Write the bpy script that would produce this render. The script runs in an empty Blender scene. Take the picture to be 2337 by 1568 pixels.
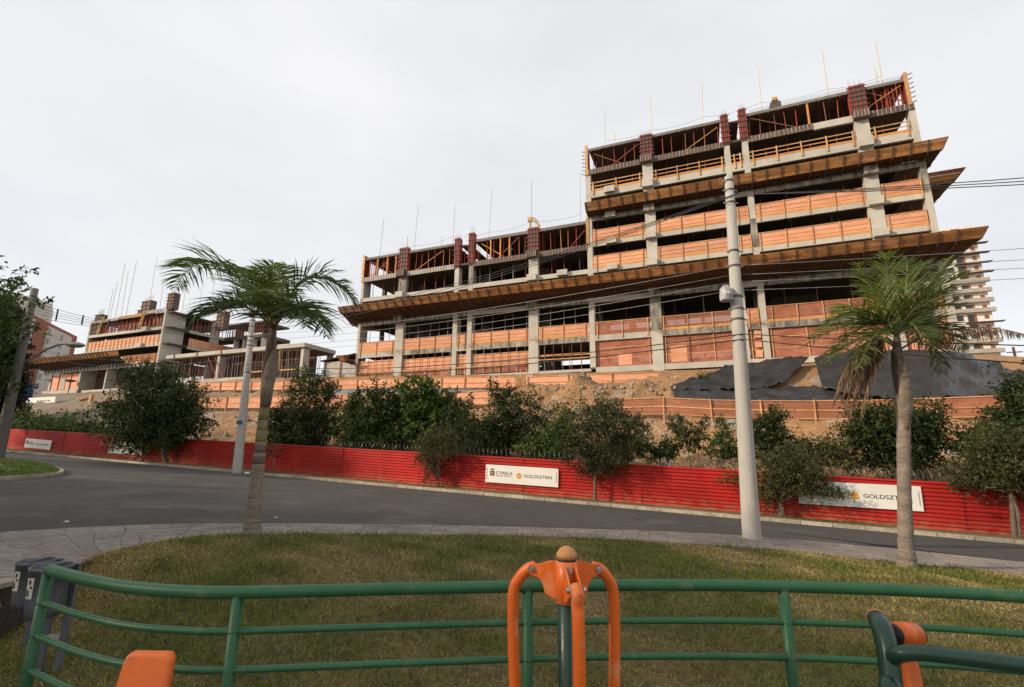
import bpy, bmesh, math, random
import numpy as np
from mathutils import Vector, Matrix
random.seed(7); RNG = np.random.default_rng(7)
R = math.radians
scene = bpy.context.scene
COL = scene.collection

# ------------------------------------------------------------------ camera
PITCH, ROLL, FPX = R(12.3), R(0.54), 1087.0          # focal length in pixels of a 2337 px wide picture
cam_d = bpy.data.cameras.new('camera'); cam = bpy.data.objects.new('camera', cam_d); COL.objects.link(cam)
cam_d.sensor_width = 36.0; cam_d.lens = 36.0 * FPX / 2337.0
cam_d.clip_start = 0.05; cam_d.clip_end = 3000.0
cam.matrix_world = Matrix.Rotation(R(90) + PITCH, 4, 'X') @ Matrix.Rotation(ROLL, 4, 'Z')
scene.camera = cam

# ------------------------------------------------------------------ light
SUN_EL = R(25.0)
SUN_AZ = math.atan2(-0.951, -0.309)                  # direction towards the sun, from +Y clockwise to +X
to_sun = Vector((-0.951 * math.cos(SUN_EL), -0.309 * math.cos(SUN_EL), math.sin(SUN_EL)))
sun_d = bpy.data.lights.new('sun', 'SUN'); sun_d.energy = 4.2; sun_d.angle = R(2.6); sun_d.color = (1.0, 0.83, 0.64)
sun = bpy.data.objects.new('sun', sun_d); COL.objects.link(sun); sun.location = (-60, -20, 60)
sun.rotation_euler = (-to_sun).to_track_quat('-Z', 'Y').to_euler()
world = bpy.data.worlds.new('World'); scene.world = world; world.use_nodes = True
wn, wl = world.node_tree.nodes, world.node_tree.links
bg = wn['Background']; bg.inputs[1].default_value = 0.095
sky = wn.new('ShaderNodeTexSky'); sky.sky_type = 'NISHITA'; sky.sun_disc = False
sky.sun_elevation = SUN_EL; sky.sun_rotation = SUN_AZ; sky.dust_density = 1.2; sky.air_density = 1.0
wtc = wn.new('ShaderNodeTexCoord'); wmp = wn.new('ShaderNodeMapping'); wmp.inputs['Scale'].default_value = (1.0, 1.0, 2.6)
wno = wn.new('ShaderNodeTexNoise'); wno.inputs['Scale'].default_value = 1.3; wno.inputs['Detail'].default_value = 5.0
wrp = wn.new('ShaderNodeValToRGB'); wrp.color_ramp.elements[0].position = 0.30; wrp.color_ramp.elements[1].position = 0.72
wrp.color_ramp.elements[0].color = (9.9, 10.0, 10.2, 1); wrp.color_ramp.elements[1].color = (12.6, 12.4, 12.3, 1)
wmx = wn.new('ShaderNodeMix'); wmx.data_type = 'RGBA'; wmx.inputs[0].default_value = 0.77
wl.new(wtc.outputs['Generated'], wmp.inputs[0]); wl.new(wmp.outputs[0], wno.inputs['Vector'])
wl.new(wno.outputs[0], wrp.inputs[0]); wl.new(sky.outputs[0], wmx.inputs[6]); wl.new(wrp.outputs[0], wmx.inputs[7])
wl.new(wmx.outputs[2], bg.inputs[0])
vs = scene.view_settings; vs.view_transform = 'Standard'; vs.look = 'None'; vs.exposure = 0.0; vs.gamma = 1.0; vs.use_curve_mapping = False
scene.render.engine = 'CYCLES'

# ------------------------------------------------------------------ site frame: s along the street, n away from it, z up
AZ = R(22.0); DV = Vector((math.cos(AZ), -math.sin(AZ), 0)); NV = Vector((math.sin(AZ), math.cos(AZ), 0))
def W(s, n, z): return DV * s + NV * n + Vector((0, 0, z))
def SN(p): p = Vector(p); return p.dot(DV), p.dot(NV), p.z
def ray(x, y):                                       # direction through a pixel of the 2337 x 1568 picture
    u, v = (x - 1168.5) / FPX, (784.0 - y) / FPX
    c, s = math.cos(ROLL), math.sin(ROLL); X, V = u * c - v * s, u * s + v * c
    return Vector((X, math.cos(PITCH) - V * math.sin(PITCH), V * math.cos(PITCH) + math.sin(PITCH)))
SRC = 1 / 1.593                                      # photograph pixels to those pixels
def on_n(x, y, n):                                   # point on the upright plane n = const, as (s, n, z)
    r = ray(x, y); p = r * (n / r.dot(NV)); return Vector((p.dot(DV), n, p.z))
def on_z(x, y, z): r = ray(x, y); return r * (z / r.z)
def on_y(x, y, Y): r = ray(x, y); return r * (Y / r.y)
G0, GS, GN = -1.515, -0.0355, -0.05                  # the street lies on a gently tilted plane
def G(s, n): return G0 + GS * s + GN * n
def on_g(x, y, off=0.0):
    r = ray(x, y); return r * ((G0 + off) / (r.z - GS * r.dot(DV) - GN * r.dot(NV)))
def gz(x, y): s, n, _ = SN((x, y, 0)); return G(s, n)

# ------------------------------------------------------------------ materials
MATS = {}
def mat(name, c1, c2=None, scale=2.0, rough=0.85, bump=0.0, bscale=25.0, stretch=(1, 1, 1), rand=0.0, metal=0.0, spec=0.4,
        alpha=1.0, fine=0.25, detail=4.0, attr=None, trans=0.0):
    m = bpy.data.materials.new(name); m.use_nodes = True; MATS[name] = m
    n, l = m.node_tree.nodes, m.node_tree.links
    b = n['Principled BSDF']; b.inputs['Roughness'].default_value = rough; b.inputs['Metallic'].default_value = metal
    b.inputs['Specular IOR Level'].default_value = spec
    if c2 is None: c2 = tuple(v * 0.72 for v in c1)
    geo = n.new('ShaderNodeNewGeometry'); mp = n.new('ShaderNodeMapping'); mp.inputs['Rotation'].default_value = (0, 0, AZ)
    mp.inputs['Scale'].default_value = stretch; l.new(geo.outputs['Position'], mp.inputs[0])
    no = n.new('ShaderNodeTexNoise'); no.inputs['Scale'].default_value = scale; no.inputs['Detail'].default_value = detail
    l.new(mp.outputs[0], no.inputs['Vector'])
    rp = n.new('ShaderNodeValToRGB'); rp.color_ramp.elements[0].position = 0.33; rp.color_ramp.elements[1].position = 0.67
    rp.color_ramp.elements[0].color = (*c1, 1); rp.color_ramp.elements[1].color = (*c2, 1); l.new(no.outputs[0], rp.inputs[0])
    out = rp.outputs[0]
    if attr:
        at = n.new('ShaderNodeAttribute'); at.attribute_name = attr
        mx = n.new('ShaderNodeMix'); mx.data_type = 'RGBA'; mx.blend_type = 'MULTIPLY'; mx.inputs[0].default_value = 1.0
        l.new(out, mx.inputs[6]); l.new(at.outputs['Color'], mx.inputs[7]); out = mx.outputs[2]
    if fine:
        n2 = n.new('ShaderNodeTexNoise'); n2.inputs['Scale'].default_value = scale * 9; n2.inputs['Detail'].default_value = 3
        l.new(mp.outputs[0], n2.inputs['Vector'])
        mr = n.new('ShaderNodeMapRange'); mr.inputs[1].default_value = 0.3; mr.inputs[2].default_value = 0.7
        mr.inputs[3].default_value = 1 - fine; mr.inputs[4].default_value = 1 + fine; l.new(n2.outputs[0], mr.inputs[0])
        vm = n.new('ShaderNodeVectorMath'); vm.operation = 'SCALE'; l.new(out, vm.inputs[0]); l.new(mr.outputs[0], vm.inputs['Scale']); out = vm.outputs[0]
    if rand:
        oi = n.new('ShaderNodeObjectInfo'); mr = n.new('ShaderNodeMapRange'); mr.inputs[3].default_value = 1 - rand; mr.inputs[4].default_value = 1 + rand
        l.new(oi.outputs['Random'], mr.inputs[0]); vm = n.new('ShaderNodeVectorMath'); vm.operation = 'SCALE'
        l.new(out, vm.inputs[0]); l.new(mr.outputs[0], vm.inputs['Scale']); out = vm.outputs[0]
    l.new(out, b.inputs['Base Color'])
    if bump:
        nb = n.new('ShaderNodeTexNoise'); nb.inputs['Scale'].default_value = bscale; nb.inputs['Detail'].default_value = 5; l.new(mp.outputs[0], nb.inputs['Vector'])
        bp = n.new('ShaderNodeBump'); bp.inputs['Strength'].default_value = bump; bp.inputs['Distance'].default_value = 0.05
        l.new(nb.outputs[0], bp.inputs['Height']); l.new(bp.outputs[0], b.inputs['Normal'])
    if alpha < 1:
        b.inputs['Alpha'].default_value = alpha
    if trans:
        tr = n.new('ShaderNodeBsdfTranslucent'); l.new(out, tr.inputs[0]); ms = n.new('ShaderNodeMixShader'); ms.inputs[0].default_value = trans
        l.new(b.outputs[0], ms.inputs[1]); l.new(tr.outputs[0], ms.inputs[2]); l.new(ms.outputs[0], n['Material Output'].inputs[0])
    return m
mat('concrete', (.52, .49, .42), (.43, .40, .34), .9, .9, .12, 12, rand=.06, fine=.09)
mat('concrete_stained', (.40, .37, .30), (.10, .09, .08), .9, .9, .15, 10, stretch=(2.2, 2.2, .7), rand=.08, fine=.12)
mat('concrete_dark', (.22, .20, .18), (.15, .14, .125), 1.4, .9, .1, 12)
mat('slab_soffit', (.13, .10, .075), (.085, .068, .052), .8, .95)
mat('rough_brick', (.16, .075, .05), (.09, .05, .04), 1.5, .95, .2, 30)
mat('plywood_peach', (.72, .355, .215), (.60, .265, .145), 1.0, .75, rand=.13, fine=.12, stretch=(.6, 1, 1.6))
mat('plywood_golden', (.62, .31, .10), (.46, .20, .06), 1.6, .8, rand=.16, stretch=(.4, 1, 5))
mat('timber', (.62, .36, .16), (.46, .24, .095), 1.5, .8, rand=.2, stretch=(1, 1, 1))
mat('timber_dark', (.30, .155, .07), (.20, .10, .045), 1.5, .85, rand=.25)
mat('tray_plank', (.42, .20, .068), (.25, .11, .04), .7, .75, rand=.3, stretch=(.35, 3, 5), fine=.3)
mat('tray_sheet', (.085, .042, .020), (.05, .027, .015), .9, .8, rand=.25, stretch=(.4, 2, 2), fine=.3)  # underside boards of the trays; their shade is put into this darker brown
mat('steel_dark', (.075, .065, .058), (.12, .10, .085), 3, .6, rand=.2, metal=.3)
mat('prop_red', (.42, .075, .035), (.27, .05, .03), 2.0, .65, rand=.3)
mat('prop_rust', (.27, .105, .055), (.17, .07, .045), 2.0, .75, rand=.35)
mat('prop_grey', (.38, .35, .32), (.25, .22, .20), 2.0, .6, rand=.3)
mat('prop_yellow', (.68, .36, .04), (.5, .25, .03), 2, .6, rand=.2)
mat('form_red', (.34, .055, .035), (.24, .045, .032), 1.5, .6, rand=.18)
mat('form_board', (.135, .092, .075), (.095, .068, .058), 1.6, .75, rand=.2)
mat('form_stud', (.42, .36, .29), (.30, .24, .18), 3, .8, rand=.25)
mat('form_orange', (.62, .24, .06), (.48, .17, .045), 2, .7, rand=.15)
mat('net_red', (.50, .20, .12), (.34, .12, .07), .7, .9, alpha=.74, rand=.16, stretch=(1, 1, 1.5))
mat('net_brown', (.46, .19, .11), (.34, .13, .075), .9, .9, alpha=.62, rand=.15, stretch=(.4, 1, 5))
mat('rebar', (.30, .27, .25), None, 4, .6, metal=.4)
mat('mast_pale', (.62, .58, .50), (.50, .44, .36), 3, .6, rand=.15)
mat('mast_yellow', (.72, .52, .25), (.58, .40, .16), 3, .6, rand=.15)
mat('crane_yellow', (.60, .38, .05), (.42, .26, .06), 3, .6)
mat('white_paint', (.78, .76, .72), (.70, .68, .64), 2, .6)
mat('blue_paint', (.03, .09, .32), (.02, .06, .24), 2, .5)
mat('blue_sheet', (.02, .08, .28), (.015, .05, .18), 2, .5, .3, 6)
mat('grey_board', (.46, .43, .39), (.36, .34, .31), 1.2, .8)
# ------------------------------------------------------------------ object helpers
def tag(o, label=None, cat=None, group=None, kind=None):
    if label: o['label'] = label
    if cat: o['category'] = cat
    if group: o['group'] = group
    if kind: o['kind'] = kind
    return o
def link(name, me, m=None, parent=None, loc=None, rot=None):
    o = bpy.data.objects.new(name, me); COL.objects.link(o)
    if m and me and not me.materials: me.materials.append(MATS[m])
    if parent: o.parent = parent
    if loc is not None: o.location = loc
    if rot is not None: o.rotation_euler = rot
    return o
def empty(name, loc, rz=0.0):
    o = bpy.data.objects.new(name, None); COL.objects.link(o); o.location = loc; o.rotation_euler = (0, 0, rz)
    o.empty_display_size = .3; return o
class MB:                                            # collects geometry for ONE mesh
    def __init__(s): s.v, s.f = [], []
    def quad(s, a, b, c, d): i = len(s.v); s.v += [tuple(a), tuple(b), tuple(c), tuple(d)]; s.f.append((i, i+1, i+2, i+3))
    def box(s, x0, x1, y0, y1, z0, z1):
        i = len(s.v); s.v += [(x0,y0,z0),(x1,y0,z0),(x1,y1,z0),(x0,y1,z0),(x0,y0,z1),(x1,y0,z1),(x1,y1,z1),(x0,y1,z1)]
        s.f += [tuple(i+k for k in q) for q in ((3,2,1,0),(4,5,6,7),(0,1,5,4),(1,2,6,5),(2,3,7,6),(3,0,4,7))]
        return s
    def bar(s, p, q, w, h=None, up=(0, 0, 1)):       # square bar between two points
        p, q = Vector(p), Vector(q); d = (q-p).normalized(); h = h or w
        a = d.cross(Vector(up)); a = a.normalized() if a.length > 1e-4 else Vector((1, 0, 0)); b = a.cross(d)
        i = len(s.v)
        for c in (p, q):
            for x, y in ((-1,-1),(1,-1),(1,1),(-1,1)): s.v.append(tuple(c + a*(x*w/2) + b*(y*h/2)))
        s.f += [tuple(i+k for k in t) for t in ((3,2,1,0),(4,5,6,7),(0,1,5,4),(1,2,6,5),(2,3,7,6),(3,0,4,7))]
        return s
    def tube(s, pts, r, n=8, cap=True):
        pts = [Vector(p) for p in pts]; rs = r if isinstance(r, (list, tuple)) else [r]*len(pts)
        i0 = len(s.v); a = None
        for k, p in enumerate(pts):
            d = (pts[min(k+1, len(pts)-1)] - pts[max(k-1, 0)]).normalized()
            if a is None: a = d.cross(Vector((0,0,1)) if abs(d.z) < .9 else Vector((1,0,0))).normalized()
            a = (a - d*a.dot(d)).normalized(); b = d.cross(a)
            for j in range(n): t = 2*math.pi*j/n; s.v.append(tuple(p + (a*math.cos(t) + b*math.sin(t))*rs[k]))
        for k in range(len(pts)-1):
            for j in range(n): s.f.append((i0+k*n+j, i0+k*n+(j+1)%n, i0+(k+1)*n+(j+1)%n, i0+(k+1)*n+j))
        if cap: s.f += [tuple(i0+j for j in range(n))[::-1], tuple(i0+(len(pts)-1)*n+j for j in range(n))]
        return s
    def lathe(s, prof, n=24, c=(0,0,0), cap=True):   # profile of (r, z) turned about a vertical axis
        i0 = len(s.v)
        for r, z in prof:
            for j in range(n): t = 2*math.pi*j/n; s.v.append((c[0]+r*math.cos(t), c[1]+r*math.sin(t), c[2]+z))
        for k in range(len(prof)-1):
            for j in range(n): s.f.append((i0+k*n+j, i0+k*n+(j+1)%n, i0+(k+1)*n+(j+1)%n, i0+(k+1)*n+j))
        if cap: s.f += [tuple(i0+j for j in range(n))[::-1], tuple(i0+(len(prof)-1)*n+j for j in range(n))]
        return s
    def plate(s, outline, t, axis):                  # flat outline (list of Vectors) thickened by +-t/2 along axis
        i = len(s.v); k = len(outline); a = Vector(axis).normalized()*(t/2)
        s.v += [tuple(Vector(p)-a) for p in outline] + [tuple(Vector(p)+a) for p in outline]
        s.f += [tuple(range(i+k-1, i-1, -1)), tuple(range(i+k, i+2*k))]
        s.f += [(i+j, i+(j+1) % k, i+k+(j+1) % k, i+k+j) for j in range(k)]
        return s
    def mesh(s, name, smooth=False, off=(0,0,0)):
        me = bpy.data.meshes.new(name); o = Vector(off)
        me.from_pydata([(v[0]-o.x, v[1]-o.y, v[2]-o.z) for v in s.v], [], s.f); me.update()
        if smooth: me.polygons.foreach_set('use_smooth', [True]*len(me.polygons))
        return me
    def build(s, name, m, parent=None, smooth=False, loc=None):
        return link(name, s.mesh(name, smooth), m, parent, loc)
CACHE = {}
def box_mesh(name, m, dx, dy, dz):
    k = (m, round(dx, 2), round(dy, 2), round(dz, 2))
    if k not in CACHE:
        dx, dy, dz = (max(v, .01) for v in k[1:]); me = MB().box(-dx/2, dx/2, -dy/2, dy/2, -dz/2, dz/2).mesh(name); me.materials.append(MATS[m]); CACHE[k] = me
    return CACHE[k]
class Frame:                                         # a thing whose parts are placed in site coordinates (s, n, z)
    def __init__(f, name, s, n, z, label=None, cat=None, group=None):
        f.o = Vector((s, n, z)); f.root = empty(name, W(s, n, z), -AZ); f.c = {}
        if label: tag(f.root, label, cat, group)
    def base(f, parent): return f.c[parent.name] if parent else f.o
    def box(f, name, m, s0, s1, n0, n1, z0, z1, parent=None, rot=None):
        c = Vector(((s0+s1)/2, (n0+n1)/2, (z0+z1)/2))
        o = link(name, box_mesh(name, m, s1-s0, n1-n0, z1-z0), None, parent or f.root, c - f.base(parent), rot); f.c[o.name] = c
        return o
    def mesh(f, name, m, mb, parent=None, smooth=False):
        o = link(name, mb.mesh(name, smooth, f.base(parent)), m, parent or f.root); f.c[o.name] = f.base(parent); return o
    def bar(f, name, m, p, q, w, h=None, parent=None, up=(0,0,1)): return f.mesh(name, m, MB().bar(p, q, w, h, up), parent)
    def prop(f, m, s, n, z0, z1, lean=(0, 0), parent=None, name='prop', r=.04):
        k = ('prop', m, round(z1-z0, 1), r)
        if k not in CACHE:
            h = k[2]; mb = MB().tube([(0,0,0), (0,0,h*.6)], r, 6); mb.tube([(0,0,h*.6), (0,0,h)], r*.78, 6); mb.box(-r*2, r*2, -r*2, r*2, h-.02, h); mb.box(-r*2, r*2, -r*2, r*2, 0, .02)
            me = mb.mesh(name); me.materials.append(MATS[m]); CACHE[k] = me
        c = Vector((s, n, z0)); o = link(name, CACHE[k], None, parent or f.root, c - f.base(parent), (lean[0], lean[1], random.random())); f.c[o.name] = c; return o
def leaves_mesh(name, P, DIR, L, Wd, col, m):        # many diamond leaves in one mesh; arrays of positions, directions, lengths, widths, colours
    k = len(P); U = RNG.normal(size=(k, 3)); S = np.cross(DIR, U); S /= np.linalg.norm(S, axis=1)[:, None] + 1e-9
    L, Wd = np.broadcast_to(L, k)[:, None], np.broadcast_to(Wd, k)[:, None]; nrm = np.cross(DIR, S)
    v = np.stack([P, P + DIR*L*.45 + S*Wd*.5 + nrm*L*.06, P + DIR*L, P + DIR*L*.45 - S*Wd*.5 + nrm*L*.06], 1).reshape(-1, 3)
    me = bpy.data.meshes.new(name); me.vertices.add(4*k); me.vertices.foreach_set('co', v.astype(np.float32).ravel())
    me.loops.add(4*k); me.loops.foreach_set('vertex_index', np.arange(4*k, dtype=np.int32))
    me.polygons.add(k); me.polygons.foreach_set('loop_start', np.arange(0, 4*k, 4, dtype=np.int32)); me.polygons.foreach_set('loop_total', np.full(k, 4, dtype=np.int32))
    me.update(); a = me.attributes.new('tint', 'FLOAT_COLOR', 'POINT')
    c4 = np.ones((k, 4)); c4[:, :3] = col; a.data.foreach_set('color', np.repeat(c4, 4, 0).astype(np.float32).ravel())
    me.materials.append(MATS[m]); return me
def unit(v): return v / (np.linalg.norm(v, axis=-1, keepdims=True) + 1e-9)
def interp(x, xs, ys): return float(np.interp(x, xs, ys))
# ------------------------------------------------------------------ the setting
mat('soil', (.32, .18, .08), (.20, .108, .05), .45, .95, .7, 5, fine=.3, detail=8, stretch=(1.5, .7, 1.2))
mat('soil_grey', (.30, .27, .23), (.22, .19, .16), .5, .95, .5, 5)
mat('asphalt', (.047, .042, .038), (.060, .053, .048), .35, .88, .25, 90, fine=.12)
mat('verge_ground', (.11, .10, .045), (.19, .14, .075), .9, .95, .4, 20, fine=.4)
mat('lawn_ground', (.080, .068, .022), (.13, .09, .036), 1.1, .95, .5, 30, fine=.4)
mat('grass_blade', (1, 1, 1), (.85, .85, .85), 1.0, .7, attr='tint', fine=0, trans=.25)
mat('kerb_stone', (.42, .37, .28), (.30, .26, .19), 1.2, .9, .2, 20, rand=.18)
mat('pavement_stone', (.235, .198, .168), (.175, .147, .124), 1.1, .9, .25, 25, rand=.13, fine=.28)
mat('pavement_joint', (.18, .152, .128), None, 2, .95)
mat('plaza_paver', (.20, .15, .125), (.15, .115, .095), 2, .9, .2, 30)
mat('riser_stone_shaded', (.055, .042, .034), (.035, .027, .022), 1.5, .95, .3, 15)  # shade below the step nosings painted into the riser colour
mat('step_stone_lit', (.36, .30, .24), (.27, .22, .17), 1.5, .9, .3, 15)  # treads of the same steps, light on the nosings put into the colour
T_N = [23.4, 26, 30, 36, 38.5, 41, 45.5, 47, 49.6, 52, 70, 160, 500]
T_S = [-300, -130, -100, -60, -20, 0, 20, 45, 200]
T_Z = np.array([
 [8.0, 8.3, 9, 10, 10.5, 11, 11.5, 12, 12, 12, 13, 18, 18],
 [1.94, 2.4, 3.5, 5.6, 6.1, 6.7, 8.2, 8.5, 9.0, 9.0, 9.6, 17, 18],
 [.87, 1.4, 2.7, 4.9, 5.5, 6.2, 7.8, 8.1, 8.7, 8.7, 9.3, 16, 18],
 [-.55, .2, 1.5, 3.1, 3.6, 4.9, 6.7, 7.3, 9.5, 9.5, 9.3, 15, 18],
 [-1.97, -1.3, .2, 2.6, 3.3, 4.6, 5.6, 6.0, 8.1, 8.1, 8.2, 14, 18],
 [-2.68, -2.1, -.6, 1.7, 2.9, 4.5, 6.6, 6.9, 7.6, 8.0, 8.2, 14, 18],
 [-3.39, -2.7, -1.2, 1.3, 2.8, 4.4, 6.8, 7.3, 7.8, 8.0, 8.2, 14, 18],
 [-4.28, -3.4, -1.6, 1.2, 2.2, 3.0, 4.0, 4.2, 4.5, 4.8, 5.5, 12, 18],
 [-9.8, -9, -7, -3, -2, -1, 0, 1, 2, 3, 6, 12, 18]])
def wob(s, n, a=1.0):
    return a * (math.sin(s*.9+n*.4)*.10 + math.sin(s*2.1-n*1.3+1)*.08 + math.sin(s*4.3+n*3.1)*.05 + math.sin(n*2.6-s*.7)*.07 + math.sin(s*7.7-n*6.1)*.03)
def terrain(s, n):
    col = [np.interp(n, T_N, T_Z[i]) for i in range(len(T_S))]; z = float(np.interp(s, T_S, col))
    if 24 < n < 49: z += wob(s, n) * min(1, (n-24)/3) * (0.35 if (s > -2 and n > 38.5) else 1.0)
    rk = math.exp(-((s+10)/8)**2) * math.exp(-((n-39.5)/6)**2)
    if 24 < n < 48.5:
        rg = (1-abs(math.sin(s*1.1+math.sin(n*.7)*1.2))) + .6*(1-abs(math.sin(s*2.3-n*.9+1.3))) + .4*(1-abs(math.sin(s*.8+n*2.1+math.sin(s*1.7))))
        z += (rg-1.0)*(.14+.42*rk)*min(1, (n-24)/2)*min(1, (48.5-n)/2)*(.25 if (s > -2 and n > 38.5) else 1)
    for (ms, mn, mr, mh) in ((-10.4, 42.0, 2.2, 1.5), (-14.6, 42.5, 2.0, 1.0), (-5.5, 41.3, 1.8, .9)):
        d2 = ((s-ms)**2 + (n-mn)**2) / mr**2; z += mh * math.exp(-d2*1.3)
    return z
def grid_mesh(name, SS, NN, zf, m, smooth=True):
    me = bpy.data.meshes.new(name); v = [tuple(W(s, n, zf(s, n))) for n in NN for s in SS]; k = len(SS)
    f = [(j*k+i, j*k+i+1, (j+1)*k+i+1, (j+1)*k+i) for j in range(len(NN)-1) for i in range(k-1)]
    me.from_pydata(v, [], f); me.update()
    if smooth: me.polygons.foreach_set('use_smooth', [True]*len(me.polygons))
    return link(name, me, m)
SS = sorted(set([-300, -220, -170, -150, 70, 110, 200] + list(np.arange(-130, -60, 1.0)) + list(np.arange(-60, 28, .33)) + list(np.arange(28, 50, 2.0))))
NN = [23.4, 23.8, 24.4, 25] + list(np.arange(25.4, 50, .33)) + [50.5, 51, 52, 55, 60, 70, 100, 160, 300, 500]
hill = tag(grid_mesh('hillside', SS, NN, terrain, 'soil'), kind='structure')
# the soil is ochre with grey spoil washed over it in streaks
hm = MATS['soil'].node_tree; rp = [x for x in hm.nodes if x.type == 'VALTORGB'][0]
e = rp.color_ramp.elements.new(.58); e.color = (.29, .16, .072, 1); rp.color_ramp.elements[2].color = (.29, .26, .225, 1); rp.color_ramp.elements[2].position = .66
# towards the left end the bank is greyer
n_, l_ = hm.nodes, hm.links; b_ = n_['Principled BSDF']; src_ = b_.inputs['Base Color'].links[0].from_socket
sx_ = n_.new('ShaderNodeSeparateXYZ'); mp_ = [x for x in n_ if x.type == 'MAPPING'][0]; g_ = [x for x in n_ if x.type == 'NEW_GEOMETRY'][0]; l_.new(g_.outputs['Position'], sx_.inputs[0])
mr_ = n_.new('ShaderNodeMapRange'); mr_.inputs[1].default_value = -22; mr_.inputs[2].default_value = -48; mr_.inputs[3].default_value = 0; mr_.inputs[4].default_value = .75; l_.new(sx_.outputs[0], mr_.inputs[0])
mx_ = n_.new('ShaderNodeMix'); mx_.data_type = 'RGBA'; l_.new(mr_.outputs[0], mx_.inputs[0]); l_.new(src_, mx_.inputs[6]); mx_.inputs[7].default_value = (.20, .17, .135, 1); l_.new(mx_.outputs[2], b_.inputs['Base Color'])
def sstep(x, a, b): t = min(1, max(0, (x-a)/(b-a))); return t*t*(3-2*t)
def lawn_z(p, v=None, u=1.0):
    s, n, _ = SN((p[0], p[1], 0)); k = 1 - sstep(v, .12*min(1, u/.12), .95*min(1, .25+u*5)) if v is not None else sstep(n, 3.0, 7.5)
    return (-1.80)*(1-k) + (G(s, n)+.12)*k
def ground_z(s, n):
    p = W(s, n, 0); k = 1 - sstep(math.hypot((p.x+1)/15, (p.y-1)/8.5), .7, 1.25)
    return G(s, n)*(1-k) - .06 + (-2.2)*k
gs = [-300, -200, -120] + list(np.arange(-80, 60, 1.6)) + [100, 200]; gn = [-300, -150, -80] + list(np.arange(-40, 23.0, 1.6)) + [23.4]
tag(grid_mesh('ground', gs, gn, ground_z, 'verge_ground'), kind='structure')
# borders measured on the street plane
def pl(px, off): return [on_g(x, y, off) for x, y in px]
ROADPX = [(-400, 1250), (-150, 1226), (0, 1215), (130, 1207), (250, 1200), (450, 1195), (700, 1195), (1000, 1198), (1300, 1206), (1520, 1213), (1715, 1223), (2000, 1248), (2337, 1283), (2800, 1350)]
LAWNPX = [(-400, 1360), (-150, 1330), (0, 1318), (92, 1312), (170, 1292), (240, 1264), (330, 1240), (450, 1223), (700, 1218), (1000, 1220), (1300, 1226), (1500, 1236), (1800, 1256), (2060, 1285), (2200, 1298), (2337, 1310), (2900, 1380)]
def resample(P, k):
    P = [Vector(p) for p in P]; d = [0]
    for a, b in zip(P, P[1:]): d.append(d[-1] + (b-a).length)
    out = []
    for i in range(k):
        t = d[-1]*i/(k-1); j = min(max(0, int(np.searchsorted(d, t))-1), len(P)-2); out.append(P[j].lerp(P[j+1], (t-d[j])/max(1e-6, d[j+1]-d[j])))
    return out
def ruled(name, A, B, nv, m, zf=None, smooth=True, vz=False):
    mb = MB(); k = len(A)
    for j in range(nv+1):
        for i, (a, b) in enumerate(zip(A, B)):
            p = a.lerp(b, j/nv); mb.v.append((p.x, p.y, (zf(p, j/nv, i/k) if vz else zf(p)) if zf else p.z))
    mb.f = [(j*k+i, j*k+i+1, (j+1)*k+i+1, (j+1)*k+i) for j in range(nv) for i in range(k-1)]
    return mb.build(name, m, smooth=smooth)
RB = resample(pl(ROADPX, .12), 90); LB = resample(pl(LAWNPX, .12), 90)
near = [Vector((-70, -25, 0)), Vector((-30, 2, 0))] + pl(ROADPX, 0) + [W(60, 10, 0), W(120, 10, 0)]
RA = resample(near, 100); KB = [W(s, 21.35, 0) for s in np.linspace(-110, 110, 100)]
def gflat(o): return lambda p: gz(p.x, p.y) + o
tag(ruled('road', RA, KB, 14, 'asphalt', gflat(.0)), kind='structure')
pav = tag(ruled('pavement', RB, LB, 4, 'pavement_joint', lambda p: gz(p.x, p.y)+.10), kind='structure')
edge = MB()
for a, b in zip(RB, RB[1:]): edge.quad((a.x, a.y, gz(a.x, a.y)-.05), (b.x, b.y, gz(b.x, b.y)-.05), (b.x, b.y, gz(b.x, b.y)+.10), (a.x, a.y, gz(a.x, a.y)+.10))
edge.build('pavement_edge', 'kerb_stone', pav)
RS, LS = resample(pl(ROADPX, .12), 66), resample(pl(LAWNPX, .12), 66)
rows = 4; jt = {(i, j): (random.uniform(-.22, .22) if 0 < i < 65 else 0, random.uniform(-.16, .16) if 0 < j < rows else 0) for i in range(66) for j in range(rows+1)}
def pt(i, j):
    a, b = jt[(i, j)]; x = min(max(i+a, 0), 65); i0 = min(int(x), 64); t = x-i0
    p, q = RS[i0].lerp(RS[i0+1], t), LS[i0].lerp(LS[i0+1], t); return p.lerp(q, (j+b)/rows)
for i in range(65):
    for j in range(rows):
        c4 = [pt(i, j), pt(i+1, j), pt(i+1, j+1), pt(i, j+1)]; c = sum(c4, Vector())/4; c.z = gz(c.x, c.y)+.112
        dz = random.uniform(-.003, .004); ol = []
        for p in c4:
            q = c + (p-c)*(1 - .007/max(.05, (p-c).length)); ol.append(Vector((q.x, q.y, gz(q.x, q.y)+.108+dz)) - c)
        MB().plate(ol[::-1], .03, (0, 0, 1)).build('paving_stone', 'pavement_stone', pav, loc=c)
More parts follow.
